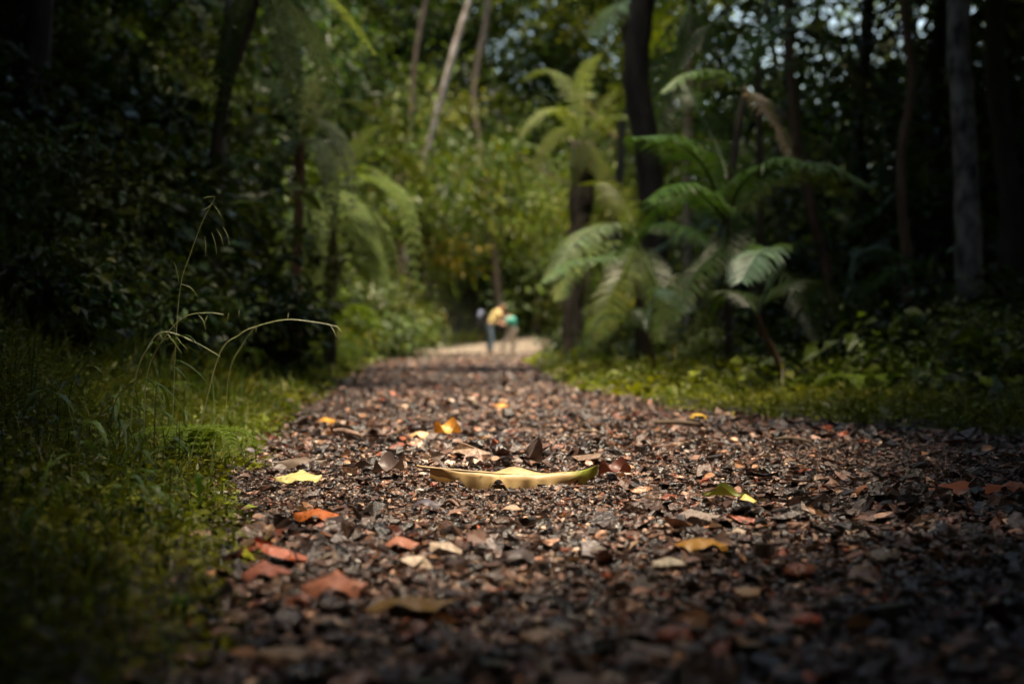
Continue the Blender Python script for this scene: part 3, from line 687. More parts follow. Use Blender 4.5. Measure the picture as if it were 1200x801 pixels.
frond_obj(t, [c, P(735, 245, 11.2), P(715, 215, 11.6), P(680, 215, 12)], llen=.26, lwid=.028, nl=34, col=PY, droop=.5)

t = stemmed('palm_tree', 808, 16.5, 'tall thin pole-stemmed palm just right of the dark sinuous trunk')
trunk_obj(t, [G0(808, 16.5)-[0, 0, .08], P(807, 340, 16.5), P(806, 200, 16.5), P(808, 60, 16.5), P(812, -10, 16.5)], [.07, .06, .055, .05, .05], M['bark_white'])
c = P(812, -8, 16.5)
for q, cl in (([P(770, -10, 15.8), P(725, 5, 15.4), P(696, 42, 15)], PPALE), ([P(790, 60, 15.8), P(775, 130, 15.5), P(760, 200, 15.2)], PG), ([P(840, 40, 15.8), P(860, 110, 15.5), P(850, 200, 15.2)], PG),
              ([P(860, -10, 16), P(905, 20, 15.8), P(940, 90, 15.6)], DGREEN), ([P(820, 60, 16.8), P(826, 140, 17), P(836, 230, 17)], (.06, .10, .015)), ([P(780, 20, 17), P(745, 60, 17.4), P(725, 130, 17.6)], PY)):
    frond_obj(t, [c]+q, llen=.5, lwid=.05, nl=40, col=cl, droop=.7, rr=.02)

t = stemmed('tree_fern', 672, 19, 'tree fern with a thick dark trunk right of the far path', 'tree fern')
trunk_obj(t, [G0(670, 19)-[0, 0, .1], P(672, 330, 19), P(680, 250, 19), P(684, 165, 19)], [.17, .13, .13, .16, .17], M['bark_dark'], wob=.12)
c = P(684, 160, 19)
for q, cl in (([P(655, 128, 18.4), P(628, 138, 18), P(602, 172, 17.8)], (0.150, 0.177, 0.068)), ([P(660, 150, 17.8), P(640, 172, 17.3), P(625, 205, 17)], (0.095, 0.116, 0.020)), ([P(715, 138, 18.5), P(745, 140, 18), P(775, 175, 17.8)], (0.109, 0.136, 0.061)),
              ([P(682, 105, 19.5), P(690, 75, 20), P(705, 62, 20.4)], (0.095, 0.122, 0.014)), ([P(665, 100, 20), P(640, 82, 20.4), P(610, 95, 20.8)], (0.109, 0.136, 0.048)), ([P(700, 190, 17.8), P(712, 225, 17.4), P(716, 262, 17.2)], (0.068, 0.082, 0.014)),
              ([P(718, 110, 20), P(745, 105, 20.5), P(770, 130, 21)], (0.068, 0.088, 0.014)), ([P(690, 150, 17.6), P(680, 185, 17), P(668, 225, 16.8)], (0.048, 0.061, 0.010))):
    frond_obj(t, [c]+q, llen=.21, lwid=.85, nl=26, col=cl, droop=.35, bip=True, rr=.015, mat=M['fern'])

t = stemmed('tree_fern', 348, 11, 'tree fern on a slender reddish trunk left of the path', 'tree fern')
trunk_obj(t, [G0(347, 11)-[0, 0, .1], P(348, 300, 11), P(351, 220, 11), P(350, 165, 11)], [.055, .042, .04, .05], M['bark_red'])
c = P(350, 162, 11)
for q, cl in (([P(375, 140, 10.8), P(402, 175, 10.6), P(415, 245, 10.4)], (0.105, 0.130, 0.074)), ([P(370, 165, 10.4), P(385, 200, 10.1), P(392, 262, 9.9)], (0.081, 0.105, 0.050)), ([P(390, 120, 11.3), P(440, 130, 11.6), P(482, 190, 11.8)], (0.074, 0.093, 0.031)),
              ([P(325, 135, 10.9), P(295, 150, 10.7), P(275, 205, 10.5)], DGREEN), ([P(335, 170, 10.2), P(318, 210, 9.9), P(312, 265, 9.7)], DGREEN), ([P(360, 120, 11.5), P(372, 90, 12), P(395, 75, 12.5)], (0.062, 0.074, 0.012)),
              ([P(330, 110, 11.5), P(300, 90, 12), P(262, 105, 12.4)], DGREEN)):
    frond_obj(t, [c]+q, llen=.14, lwid=1.0, nl=28, col=cl, droop=.3, bip=True, mat=M['fern'])

t = stemmed('tree_fern', 225, 8.2, 'tall tree fern whose bright fronds reach over the top of the left side', 'tree fern')
trunk_obj(t, [G0(225, 8.2)-[0, 0, .1], P(236, 300, 8.2), P(262, 120, 8.2), P(306, -30, 8.2)], [.045, .035, .035, .05], M['bark_dark'], wob=.1)
c = P(306, -32, 8.2)
for q, cl, ll in (([P(350, -30, 8.1), P(395, 5, 8), P(440, 64, 7.9)], (0.142, 0.180, 0.024), .20), ([P(340, 5, 8), P(372, 60, 7.8), P(395, 140, 7.6)], (0.035, 0.055, 0.010), .18), ([P(325, 20, 7.8), P(340, 85, 7.6), P(345, 165, 7.4)], (0.026, 0.042, 0.010), .15),  # near frond coloured as if lit, the others darkened as if in shade
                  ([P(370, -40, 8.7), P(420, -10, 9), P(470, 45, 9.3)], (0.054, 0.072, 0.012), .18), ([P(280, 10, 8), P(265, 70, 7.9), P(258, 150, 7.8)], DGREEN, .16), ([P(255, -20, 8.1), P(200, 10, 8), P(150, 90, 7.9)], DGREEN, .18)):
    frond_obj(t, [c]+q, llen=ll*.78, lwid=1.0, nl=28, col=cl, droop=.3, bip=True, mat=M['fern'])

t = stemmed('tree_fern', 388, 13.5, 'low tree fern with pale fronds cascading toward the path', 'tree fern')
trunk_obj(t, [G0(386, 13.5)-[0, 0, .1], P(388, 330, 13.5), P(385, 225, 13.5)], [.07, .06, .07], M['bark_dark'], wob=.1)
c = P(385, 222, 13.5)
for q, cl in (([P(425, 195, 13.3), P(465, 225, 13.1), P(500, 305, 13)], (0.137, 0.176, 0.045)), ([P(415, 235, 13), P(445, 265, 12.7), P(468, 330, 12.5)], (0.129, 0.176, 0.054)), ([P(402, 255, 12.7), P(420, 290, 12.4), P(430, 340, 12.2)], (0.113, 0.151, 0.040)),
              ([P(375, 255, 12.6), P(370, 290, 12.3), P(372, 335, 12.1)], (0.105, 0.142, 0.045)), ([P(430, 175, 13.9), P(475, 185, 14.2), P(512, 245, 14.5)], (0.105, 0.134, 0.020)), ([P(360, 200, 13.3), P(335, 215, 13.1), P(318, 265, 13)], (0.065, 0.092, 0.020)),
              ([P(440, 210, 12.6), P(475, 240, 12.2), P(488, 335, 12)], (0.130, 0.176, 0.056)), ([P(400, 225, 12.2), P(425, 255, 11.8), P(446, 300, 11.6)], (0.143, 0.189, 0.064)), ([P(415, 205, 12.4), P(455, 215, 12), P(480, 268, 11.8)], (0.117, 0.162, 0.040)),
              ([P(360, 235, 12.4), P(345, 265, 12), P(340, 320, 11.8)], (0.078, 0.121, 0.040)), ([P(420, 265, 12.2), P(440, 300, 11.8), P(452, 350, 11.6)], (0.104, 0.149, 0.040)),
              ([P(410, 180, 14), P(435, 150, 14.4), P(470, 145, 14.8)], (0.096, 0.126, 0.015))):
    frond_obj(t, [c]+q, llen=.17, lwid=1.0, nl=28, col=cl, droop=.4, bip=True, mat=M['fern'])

# low ferns: one plant of arching fronds, then copies
def fern_proto(x, y, s, label, col):
    s *= .6
    z = float(ground_z(x, y)); t = empty('fern', (x, y, z), label, 'fern', 'ferns in the undergrowth')
    t.scale = (s, s, s)
    n = 9
    for k in range(n):
        a = k*6.283/n+rng.normal()*.2; L = .8+.3*rng.random(); c_, s_ = math.cos(a), math.sin(a)
        frond([(0, 0, 0), (c_*L*.3, s_*L*.3, .48), (c_*L*.7, s_*L*.7, .52), (c_*L, s_*L, .22+.1*rng.random())], llen=.20, lwid=1.1, nl=20, col=col, droop=.25, bip=True, rr=.008).build('frond', M['fern'], t)
    return t
fp = [fern_proto(-1.35, 3.55, .28, 'bright small fern at the grassy left edge, lit in front of the tall weeds', (.13, .19, .03))]
fp[0].location = G0(225, 3.1)
fp[0]['group'] = ''
del fp[0]['group']
ferns = [(20, 5.5, .5, 'dark fern low on the left bank at the picture edge'), (110, 6.4, .55, 'dim fern on the left bank above the drooping weed'), (180, 5.0, .32, 'small fern behind the tall grass stalks on the left'),
         (270, 8.0, .5, 'fern on the left bank under the slim pale stem'), (312, 9.5, .5, 'fern at the foot of the left bank near the reddish fern trunk'), (60, 3.6, .22, 'dark little fern in the near left corner of the bank'),
         (375, 14, .6, 'fern in the grass beyond the reddish fern trunk'), (150, 9.5, .8, 'large dim fern high on the left bank'), (40, 7.5, .7, 'large black fern on the left bank near the edge'),
         (415, 19, .7, 'pale fern beside the path under the cascading tree fern'), (1010, 6.6, .42, 'fern with a pale frond reaching left in the dark right wood'), (1060, 7.4, .5, 'dark fern in front of the grey lichen trunk'),
         (960, 7.2, .32, 'small fern right of the leaning reddish palm stem'), (800, 9.5, .36, 'fern under the dark palm frond by the sinuous trunk'), (745, 10.5, .38, 'fern under the palm with pale fronds'),
         (860, 7.8, .3, 'fern at the foot of the black palm stem'), (1150, 6.4, .38, 'black fern near the right edge of the picture'), (712, 14, .45, 'fern at the right edge of the path below the tree fern')]
for px, Y, s, lab in ferns:
    o = fp[0].copy(); COL.objects.link(o); q = G0(px, Y); s *= .55; o.location = q; o.scale = (s, s, s); o.rotation_euler = (0, 0, random.random()*6.28); o['label'] = lab
    for ch in list(fp[0].children):
        c = ch.copy(); COL.objects.link(c); c.parent = o

for k in range(34):
    px = rng.uniform(230, 445); Y = rng.uniform(11, 36); q = G0(px, Y)
    if q[0] > XL(Y)-.5: q = G0(px-45, Y)
    o = fp[0].copy(); COL.objects.link(o); s_ = rng.uniform(.5, .85)*(.7+Y*.02); q[2] += .15; o.location = q; o.scale = (s_, s_, s_); o.rotation_euler = (.25, .35, rng.random()*6.28)
    o['label'] = 'green fern growing on the steep bank left of the far path'; o['group'] = 'ferns covering the steep left bank'
    for ch in list(fp[0].children):
        c = ch.copy(); COL.objects.link(c); c.parent = o

# ------------------------------------------------------------------ tall weeds and grass stalks on the left verge
def lance(g, base, d, L, w, col, droop=.5, k=6):
    d = np.asarray(d, float); d = d/np.linalg.norm(d); sd = np.cross(d, [0, 0, 1.]); sd /= np.linalg.norm(sd)+1e-9
    u = np.linspace(0, 1, k); c = np.asarray(base)+d*(u[:, None]*L)+np.array([0, 0, -1.])*(u**2*L*droop)[:, None]
    ww = w*.5*np.sin(np.clip(u*.93+.04, 0, 1)*np.pi)**.7+.0004
    up = np.array([0, 0, .3])
    v = np.stack([c-sd*ww[:, None]+up*ww[:, None], c, c+sd*ww[:, None]+up*ww[:, None]], 1).reshape(-1, 3); f = []
    for q in range(k-1): f += [[q*3, q*3+1, q*3+4, q*3+3], [q*3+1, q*3+2, q*3+5, q*3+4]]
    g.add(v, f4=f, col=col)
def weed(px, Y, pts, nleaf, L, w, label, col=(.06, .10, .03), group=None, rad=.0013, start=.3):
    b = G0(px, Y); t = empty('weed', b, label, 'weed', group)
    c = bez([np.zeros(3)]+[np.asarray(q)-b for q in pts], 26)
    g = G(); tube(g, c, [rad*1.2, rad, rad*.5], 5); g.build('stem', M['stalk'], t)
    for k in range(nleaf):
        i = int((start+(1-start)*k/max(1, nleaf-1))*25); a = rng.random()*6.28; gl = G()
        lance(gl, c[i], (math.cos(a), math.sin(a)*.7, .25+rng.random()*.5), L*(.5+.8*rng.random()), w*.62, pal(1, col, .2, .1)[0], .5+.5*rng.random())
        gl.build('leaf', M['gloss'], t)
    return t
weed(125, 2.9, [P(135, 470, 2.9), P(165, 440, 2.9), P(188, 402, 2.9), P(212, 392, 2.9)], 9, .055, .012, 'tall weed on a dark bent stem leaning right at the left verge')
weed(75, 2.9, [P(82, 460, 2.9), P(97, 430, 2.9), P(120, 408, 2.9)], 7, .06, .018, 'weed with broad drooping leaves left of the tallest dark-stemmed weed')
weed(180, 2.8, [P(182, 470, 2.8), P(186, 440, 2.8), P(192, 405, 2.8)], 6, .09, .010, 'upright weed with long strap leaves beside the path verge')
weed(165, 2.7, [P(163, 490, 2.7), P(160, 460, 2.7), P(150, 430, 2.7)], 7, .10, .010, 'strap-leaved weed with arching bright blades near the leaning weed', col=(.09, .14, .04))
weed(140, 2.5, [P(140, 500, 2.5), P(138, 478, 2.5)], 8, .09, .012, 'low bushy weed in front of the tall weeds', col=(.07, .12, .03))
weed(215, 3.2, [P(216, 470, 3.2), P(220, 440, 3.2)], 6, .08, .009, 'small weed behind the bright fern', col=(.07, .11, .03))
weed(40, 2.6, [P(45, 480, 2.6), P(60, 455, 2.6)], 7, .08, .02, 'dark broad-leaved weed at the far left verge')
weed(90, 2.2, [P(92, 520, 2.2), P(98, 495, 2.2)], 8, .07, .018, 'blurred dark weed low at the left')
def wisps(px, Y, n, h, label):
    b = G0(px, Y); g = G(); x = rng.normal(size=n)*h*.25; y = rng.normal(size=n)*h*.25
    blades(g, x, y, ground_z(b[0]+x, Y+y)-b[2]-.003, h*(.5+.8*rng.random(n)), np.full(n, .0022), pal(n, (.10, .13, .035), .35, .15), lean=1.0, k=8)
    tag(g.build('grass_tuft', M['leaf'], loc=tuple(b)), label, 'grass tuft')
for a_ in [(175, 2.85, 26, .17, 'tuft of wispy long grass around the strap-leaved weed'), (110, 2.9, 26, .16, 'wispy grass tuft at the foot of the tallest bent weed'), (235, 3.4, 22, .14, 'wispy grass tuft behind the bright fern'),
           (60, 3.2, 24, .18, 'wispy dark grass tuft toward the left edge'), (150, 2.5, 22, .10, 'short wispy grass tuft in front of the weeds'), (290, 4.4, 26, .13, 'wispy grass beside the small orange leaf at the path edge')]:
    wisps(*a_)
for k in range(30):
    Y_ = rng.uniform(1.7, 4.2); lim = (XL(Y_)-.06)/Y_*F+600; px = rng.uniform(max(-10, lim-330), lim-8); b = G0(px, Y_); h_ = rng.uniform(.045, .12)
    hd_ = rng.random()*6.28; t = weed(px, Y_, [b+[math.cos(hd_)*h_*.3, math.sin(hd_)*h_*.2, h_*.6], b+[math.cos(hd_)*h_*.6, math.sin(hd_)*h_*.4, h_]], 7, rng.uniform(.03, .06), rng.uniform(.012, .026),
             'low leafy weed growing in the verge left of the path', col=(.05, .09, .022), group=1, rad=.0011, start=.2)
    t['group'] = 'low weeds in the verge left of the path'
def stalk(name, px, Y, pts, label, spikes=(), rad=.0012, col='stalk_pale', leafy=()):
    b = G0(px, Y); t = empty(name, b, label, 'grass stalk')
    g = G(); tube(g, bez([np.zeros(3)]+[np.asarray(q)-b for q in pts], 40), [rad*1.3, rad, rad*.6], 5); g.build('stem', M[col], t)
    for a in spikes:
        g = G(); tube(g, bez([np.asarray(q)-b for q in a], 9), [rad*.5, rad*1.1, rad*.9, rad*.3], 5, wob=.15); g.build('spikelet', M['stalk_pale'], t)
    return t
Y = 3.0
stalk('grass_stalk', 168, Y, [P(172, 440, Y), P(195, 392, Y), P(218, 370, Y), P(245, 366, Y), P(262, 368, Y)], 'bright grass stalk curving up and over to the right above the weeds',
      [[P(232, 368, Y), P(238, 375, Y), P(241, 386, Y)], [P(243, 369, Y), P(240, 378, Y)], [P(205, 383, Y), P(198, 374, Y)], [P(200, 376, Y), P(206, 384, Y)]])
stalk('grass_stalk', 150, Y, [P(158, 445, Y), P(176, 402, Y), P(189, 389, Y), P(207, 391, Y), P(232, 402, Y), P(258, 417, Y)], 'grass stalk with hanging seed spikes bending down to the right',
      [[P(195, 389, Y), P(200, 396, Y), P(206, 404, Y)], [P(205, 391, Y), P(211, 400, Y), P(219, 408, Y)], [P(186, 390, Y), P(192, 398, Y)], [P(197, 390, Y), P(205, 402, Y), P(213, 413, Y)], [P(213, 393, Y), P(222, 398, Y), P(230, 402, Y)]], rad=.0014)
stalk('grass_stalk', 225, 3.2, [P(255, 420, 3.2), P(280, 392, 3.2), P(300, 382, 3.2), P(335, 374, 3.2), P(370, 377, 3.2), P(396, 382, 3.2)], 'long thin grass stalk arching across the dark gap toward the path',
      [[P(387, 380, 3.2), P(391, 387, 3.2), P(394, 394, 3.2)], [P(395, 382, 3.2), P(400, 388, 3.2)], [P(300, 382, 3.2), P(300, 390, 3.2)], [P(337, 374, 3.2), P(338, 366, 3.2)]], rad=.0011)
stalk('grass_stalk', 200, 3.1, [P(206, 400, 3.1), P(212, 332, 3.1), P(222, 300, 3.1), P(236, 262, 3.1), P(246, 242, 3.1), P(252, 231, 3.1)], 'tallest thin grass stalk with fine hanging spikes against the black bank',
      [[P(252, 230, 3.1), P(245, 230, 3.1), P(237, 232, 3.1)], [P(249, 238, 3.1), P(243, 243, 3.1), P(236, 246, 3.1)], [P(250, 239, 3.1), P(256, 247, 3.1), P(261, 256, 3.1)], [P(240, 276, 3.1), P(241, 288, 3.1), P(241, 300, 3.1)],
       [P(248, 272, 3.1), P(252, 284, 3.1), P(254, 298, 3.1)], [P(254, 268, 3.1), P(259, 277, 3.1), P(262, 288, 3.1)], [P(261, 265, 3.1), P(266, 274, 3.1), P(269, 286, 3.1)],
       [P(204, 307, 3.1), P(207, 316, 3.1), P(210, 332, 3.1)], [P(212, 332, 3.1), P(224, 337, 3.1), P(232, 348, 3.1)]], rad=.0008)
stalk('grass_stalk', 262, 3.4, [P(268, 440, 3.4), P(285, 402, 3.4), P(300, 381, 3.4)], 'short straight grass stalk between the two arching ones', [[P(268, 366, 3.4), P(266, 378, 3.4)], [P(280, 362, 3.4), P(280, 372, 3.4)]], rad=.0008)
# strap-like blades near the verge, each a tuft of its own
def tuft(px, Y, n, h, w, label, col):
    b = G0(px, Y); g = G()
    x = rng.normal(size=n)*h*.18; y = rng.normal(size=n)*h*.18
    blades(g, x, y, ground_z(b[0]+x, Y+y)-b[2]-.003, h*(.6+.7*rng.random(n)), np.full(n, w), pal(n, col, .3, .15), lean=.8, k=6)
    o = g.build('grass_tuft', M['leaf'], loc=tuple(b)); tag(o, label, 'grass tuft')
for px, Y, n, h, w, lab, cl in [(130, 2.75, 26, .12, .005, 'tuft of long bright blades among the tall weeds', (.10, .14, .03)), (205, 2.95, 22, .10, .004, 'tuft of grass left of the bright fern', (.09, .13, .02)),
                                (55, 2.4, 26, .12, .006, 'dark grass tuft at the left edge', (.05, .08, .02)), (252, 3.3, 20, .09, .004, 'grass tuft right of the bright fern', (.10, .13, .02)),
                                (225, 2.35, 24, .055, .005, 'low grass tuft at the mossy path edge', (.11, .15, .02)), (268, 2.0, 18, .03, .006, 'small green tuft sprouting in the gravel at lower left', (.10, .15, .02)),
                                (300, 1.95, 12, .025, .006, 'tiny green tuft beside the small tuft in the lower left gravel', (.10, .15, .02)), (352, 1.78, 10, .02, .005, 'single green sprout in the gravel above the brick-red leaf', (.10, .15, .02)),
                                (100, 1.7, 30, .07, .008, 'blurred green tuft in the lower left corner', (.05, .08, .015)), (210, 1.55, 16, .03, .009, 'blurred leafy tuft at the lower left path edge', (.04, .08, .02)),
                                (1010, 4.9, 30, .07, .005, 'grass tuft on the right verge below the dark fern', (.08, .11, .015)), (905, 5.3, 26, .06, .005, 'bright grass tuft on the right verge below the leaning stem', (.10, .13, .015)),
                                (1120, 4.4, 30, .06, .005, 'grass tuft on the right verge near the picture edge', (.06, .09, .015))]:
    tuft(px, Y, n, h, w, lab, cl)

# ------------------------------------------------------------------ fallen leaves, stones and sticks one can pick out
def leaf_mesh(L, W, curl, arch, wave, col, col2=None, seed=0, nu=26, nv=9, pw=.8, twist=0., big=False):
    if big: nu, nv = 70, 15
    rs = np.random.default_rng(seed); u = np.linspace(0, 1, nu); vv = np.linspace(-1, 1, nv)
    U, V = np.meshgrid(u, vv, indexing='ij')
    w = W*.5*(np.sin(np.clip(U*.97+.015, 0, 1)*np.pi)**pw if not big else (U+.004)**.85*(1.002-U)**.75*1.62*np.clip(.35+U*3.2, 0, 1))*(1+.05*nz(U*0+V*1, U*4, 2.0, seed))
    ph = rs.random()*6
    x = (U-.5)*L; y = V*w
    z = arch*np.sin(U*np.pi)+curl*(V**2)*W*(.7+.5*np.sin(U*9+ph))+wave*np.abs(V)*np.sin(U*23+ph+V*2)*W+twist*V*W*(U-.5)*2
    tip = np.clip((U-.82)/.18, 0, 1)**2; z = z+tip*L*.06
    g = G(); v = np.stack([x, y, z], -1).reshape(-1, 3)
    i = np.arange(nu-1)[:, None]*nv; j = np.arange(nv-1)[None]
    c = np.tile(np.array(col, float), (nu*nv, 1)); c2 = np.array(col2 if col2 is not None else col)
    m = np.clip(nz(U, V, 6, seed+2)+U*.8-.3, 0, 1).reshape(-1, 1); c = c*(1-m)+c2*m
    if big:
        m = np.clip((U-.80+.05*V)/.10, 0, 1).reshape(-1, 1); c = np.tile(np.array(col, float), (nu*nv, 1))*(1-m)+c2*m
        c *= (1-.28*(np.abs(V) < .08)-.12*(np.sin((U*34-np.abs(V)*3)*1.0) > .8)).reshape(-1, 1)
        edge = (np.abs(V) > .93).reshape(-1); c[edge] *= .6
        z = z-np.clip(-V-.30, 0, 1)*w*.85*(1+np.sin(U*24+1)*.75+np.sin(U*57)*.45); v = np.stack([x, y*(1+.10*np.sin(U*27)*(V < -.5)+.06*np.sin(U*63)*(V < -.5)), z], -1).reshape(-1, 3)
    sp_ = (rs.random(nu*nv) < (.03 if big else .04)); c[sp_] *= .35
    g.add(v, f4=np.stack([i+j, i+j+1, i+nv+j+1, i+nv+j], -1).reshape(-1, 4), col=c)
    tube(g, bez([(-L*.5-.08*L, 0, .004), (-L*.5, 0, 0), (0, 0, arch-.001)], 12), [L*.009, L*.008, L*.004], 5, col=np.array(col)*.8)
    return g
def drop(name, px, py, L, W, rz, col, label, cat='leaf', curl=.25, arch=.01, wave=.025, col2=None, lift=.012, tilt=(0, 0), dy=0, pw=.8, twist=0., big=False):
    Y = CAMH*F/(py-400); x = (px-600)/F*Y
    o = leaf_mesh(L, W, curl, arch, wave, col, col2, seed=int(px+py), pw=pw, twist=twist, big=big).build(name, M['dead'], smooth=True)
    o.location = (x, Y, float(pz(x, Y))+lift); o.rotation_euler = (tilt[0], tilt[1], rz)
    return tag(o, label, cat)
drop('fallen_leaf', 602, 576, .335, .098, -.01, (.44, .30, .14), 'long curled yellow leaf lying across the path, sharp in the centre', curl=-.20, arch=-.010, wave=.05, col2=(.24, .27, .03), lift=.044, tilt=(.52, .03), twist=.10, big=True)
drop('fallen_leaf', 350, 569, .095, .07, .1, (.56, .50, .20), 'pale yellow leaf on the gravel at the left of the path', curl=-.1, arch=.006, lift=.015, tilt=(.2, 0))
drop('fallen_leaf', 376, 617, .085, .045, .1, (.46, .12, .025), 'bright orange leaf lying flat left of the long yellow leaf', curl=-.3, arch=.008, lift=.016, tilt=(.15, .1))
drop('fallen_leaf', 524, 519, .08, .06, .3, (.50, .24, .04), 'curled orange-yellow leaf beyond the long yellow leaf', curl=.5, arch=.01, lift=.02, tilt=(.4, 0))
drop('fallen_leaf', 494, 518, .075, .045, -.1, (.60, .38, .20), 'pale tan leaf touching the curled orange-yellow leaf', curl=-.3, lift=.014, tilt=(.2, 0))
drop('fallen_leaf', 383, 498, .06, .05, .2, (.65, .30, .04), 'small orange leaf at the grassy left edge of the path', curl=-.4, lift=.016, tilt=(.3, 0))
drop('fallen_leaf', 587, 481, .065, .05, .0, (.65, .28, .06), 'tiny orange leaf in the middle distance of the path', curl=-.3, lift=.016, tilt=(.3, 0))
drop('fallen_leaf', 818, 495, .07, .06, .1, (.66, .42, .07), 'yellow leaf near the right verge of the path', curl=-.4, arch=.015, lift=.016, tilt=(.2, 0))
drop('fallen_leaf', 862, 494, .035, .03, .5, (.5, .42, .06), 'very small yellow leaf in the grass right of the yellow one', curl=-.4, lift=.02, tilt=(.3, 0))
drop('fallen_leaf', 312, 684, .06, .045, .2, (.28, .10, .07), 'blurred brick-red leaf at the lower left gravel', curl=-.2, lift=.014, tilt=(.2, 0))
drop('fallen_leaf', 392, 700, .078, .05, .0, (.34, .13, .08), 'larger blurred brick-red leaf in the lower left foreground', curl=-.25, lift=.016, tilt=(.2, 0))
drop('fallen_leaf', 720, 566, .07, .045, .2, (.10, .025, .015), 'small dark red curled leaf just right of the long yellow leaf', curl=.5, lift=.016, tilt=(.3, 0))
drop('fallen_leaf', 626, 553, .085, .06, 1.2, (.10, .07, .065), 'dark glossy curled leaf behind the long yellow leaf', curl=.7, arch=.0, lift=.02, tilt=(.5, .2))
drop('fallen_leaf', 1142, 581, .19, .10, .1, (.30, .085, .03), 'wide flat rust-orange leaf at the right side of the path', curl=-.05, arch=.004, lift=.012, tilt=(.1, 0))
drop('fallen_leaf', 1192, 579, .08, .06, .4, (.32, .09, .03), 'rust leaf cut by the right edge of the picture', curl=-.1, lift=.014, tilt=(.1, 0))
drop('fallen_leaf', 480, 718, .10, .05, .3, (.16, .09, .025), 'blurred ochre brown leaf at the bottom of the path', curl=-.2, lift=.012)
drop('fallen_leaf', 822, 648, .075, .05, -.3, (.34, .17, .03), 'blurred amber leaf right of centre in the foreground', curl=-.3, lift=.016)
drop('fallen_leaf', 1016, 584, .05, .03, .2, (.26, .10, .04), 'small rust leaf left of the wide rust-orange leaf', curl=-.3, lift=.014)
drop('fallen_leaf', 850, 592, .09, .02, -.5, (.16, .17, .03), 'narrow olive curled leaf right of the long yellow leaf', curl=.9, arch=.004, lift=.016, tilt=(.3, 0))
drop('fallen_leaf', 876, 597, .04, .03, .5, (.62, .50, .16), 'tiny pale yellow leaf touching the narrow olive leaf', curl=-.3, lift=.018, tilt=(.4, 0))
drop('fallen_leaf', 610, 662, .05, .035, .8, (.09, .07, .07), 'large dark blurred leaf in the foreground centre', curl=-.3, lift=.014, tilt=(.2, 0))
drop('fallen_leaf', 500, 600, .055, .03, -.2, (.08, .065, .08), 'dull purplish leaf left of the long yellow leaf', curl=-.2, lift=.012, tilt=(.2, 0))
drop('fallen_leaf', 815, 612, .08, .045, .1, (.24, .19, .17), 'greyish dry leaf at the right of the long yellow leaf', curl=-.15, lift=.014, tilt=(.15, 0))
drop('fallen_leaf', 352, 553, .12, .05, .1, (.13, .09, .065), 'brown curled leaf just behind the pale yellow leaf', curl=-.5, arch=.01, lift=.016, tilt=(.2, 0))
drop('fallen_leaf', 470, 650, .05, .035, .1, (.36, .15, .10), 'small salmon leaf in the blurred foreground left of centre', curl=-.2, lift=.014, tilt=(.2, 0))
drop('fallen_leaf', 455, 566, .08, .05, .7, (.09, .06, .055), 'dark brown leaf between the pale yellow and the long yellow leaf', curl=.5, lift=.014, tilt=(.3, 0))
drop('fallen_leaf', 660, 745, .06, .045, 1.0, (.05, .035, .03), 'nearly black leaf in the bottom blur', curl=-.3, lift=.014, tilt=(.2, 0))
# brown litter too common to single out
lt = G()
n = 1500; y = .8+9*rng.random(n)**1.2; a = np.maximum(XL(y)-.15, -.37*y-.1); b = np.minimum(XR(y)+.1, .37*y+.1); x = a+(b-a)*rng.random(n)
ok = (np.abs(x) > .25) | (np.abs(y-2.7) > .25); x, y = x[ok], y[ok]; n = len(x); az = rng.random(n)*6.28
leaves(lt, np.stack([x, y, pz(x, y)+.010+rng.random(n)*.006], -1), norm(np.stack([np.cos(az), np.sin(az), rng.normal(size=n)*.22], -1)), .026*np.minimum(np.exp(rng.normal(size=n)*.3), 1.5),
       np.array([(.10, .06, .045), (.16, .085, .06), (.07, .05, .05), (.30, .15, .08), (.22, .14, .09)])[rng.integers(0, 5, n)]*np.exp(rng.normal(size=(n, 1))*.25), jit=.4, fine=True, wid=1.2)
tag(lt.build('leaf_litter', M['dead']), kind='stuff')

def rock(px, py, s, flat, col, label, name='stone', rz=.3, lift=.2):
    Y = CAMH*F/(py-400); x = (px-600)/F*Y
    v, f = blob(int(px*3+py), flat, .12)
    bm = bmesh.new(); vs = [bm.verts.new(q*s) for q in v]
    for q in f: bm.faces.new([vs[k] for k in q])
    bmesh.ops.subdivide_edges(bm, edges=bm.edges, cuts=2, use_grid_fill=True, smooth=.6)
    me = bpy.data.meshes.new(name); bm.to_mesh(me); bm.free()
    a = me.attributes.new('col', 'FLOAT_COLOR', 'POINT'); a.data.foreach_set('color', np.tile(np.array([*col, 1.]), len(me.vertices)).astype(np.float32))
    me.materials.append(M['stone']); me.polygons.foreach_set('use_smooth', [True]*len(me.polygons))
    o = bpy.data.objects.new(name, me); COL.objects.link(o); o.location = (x, Y, float(pz(x, Y))+s*flat*lift+.004); o.rotation_euler = (0, 0, rz)
    return tag(o, label, 'stone')
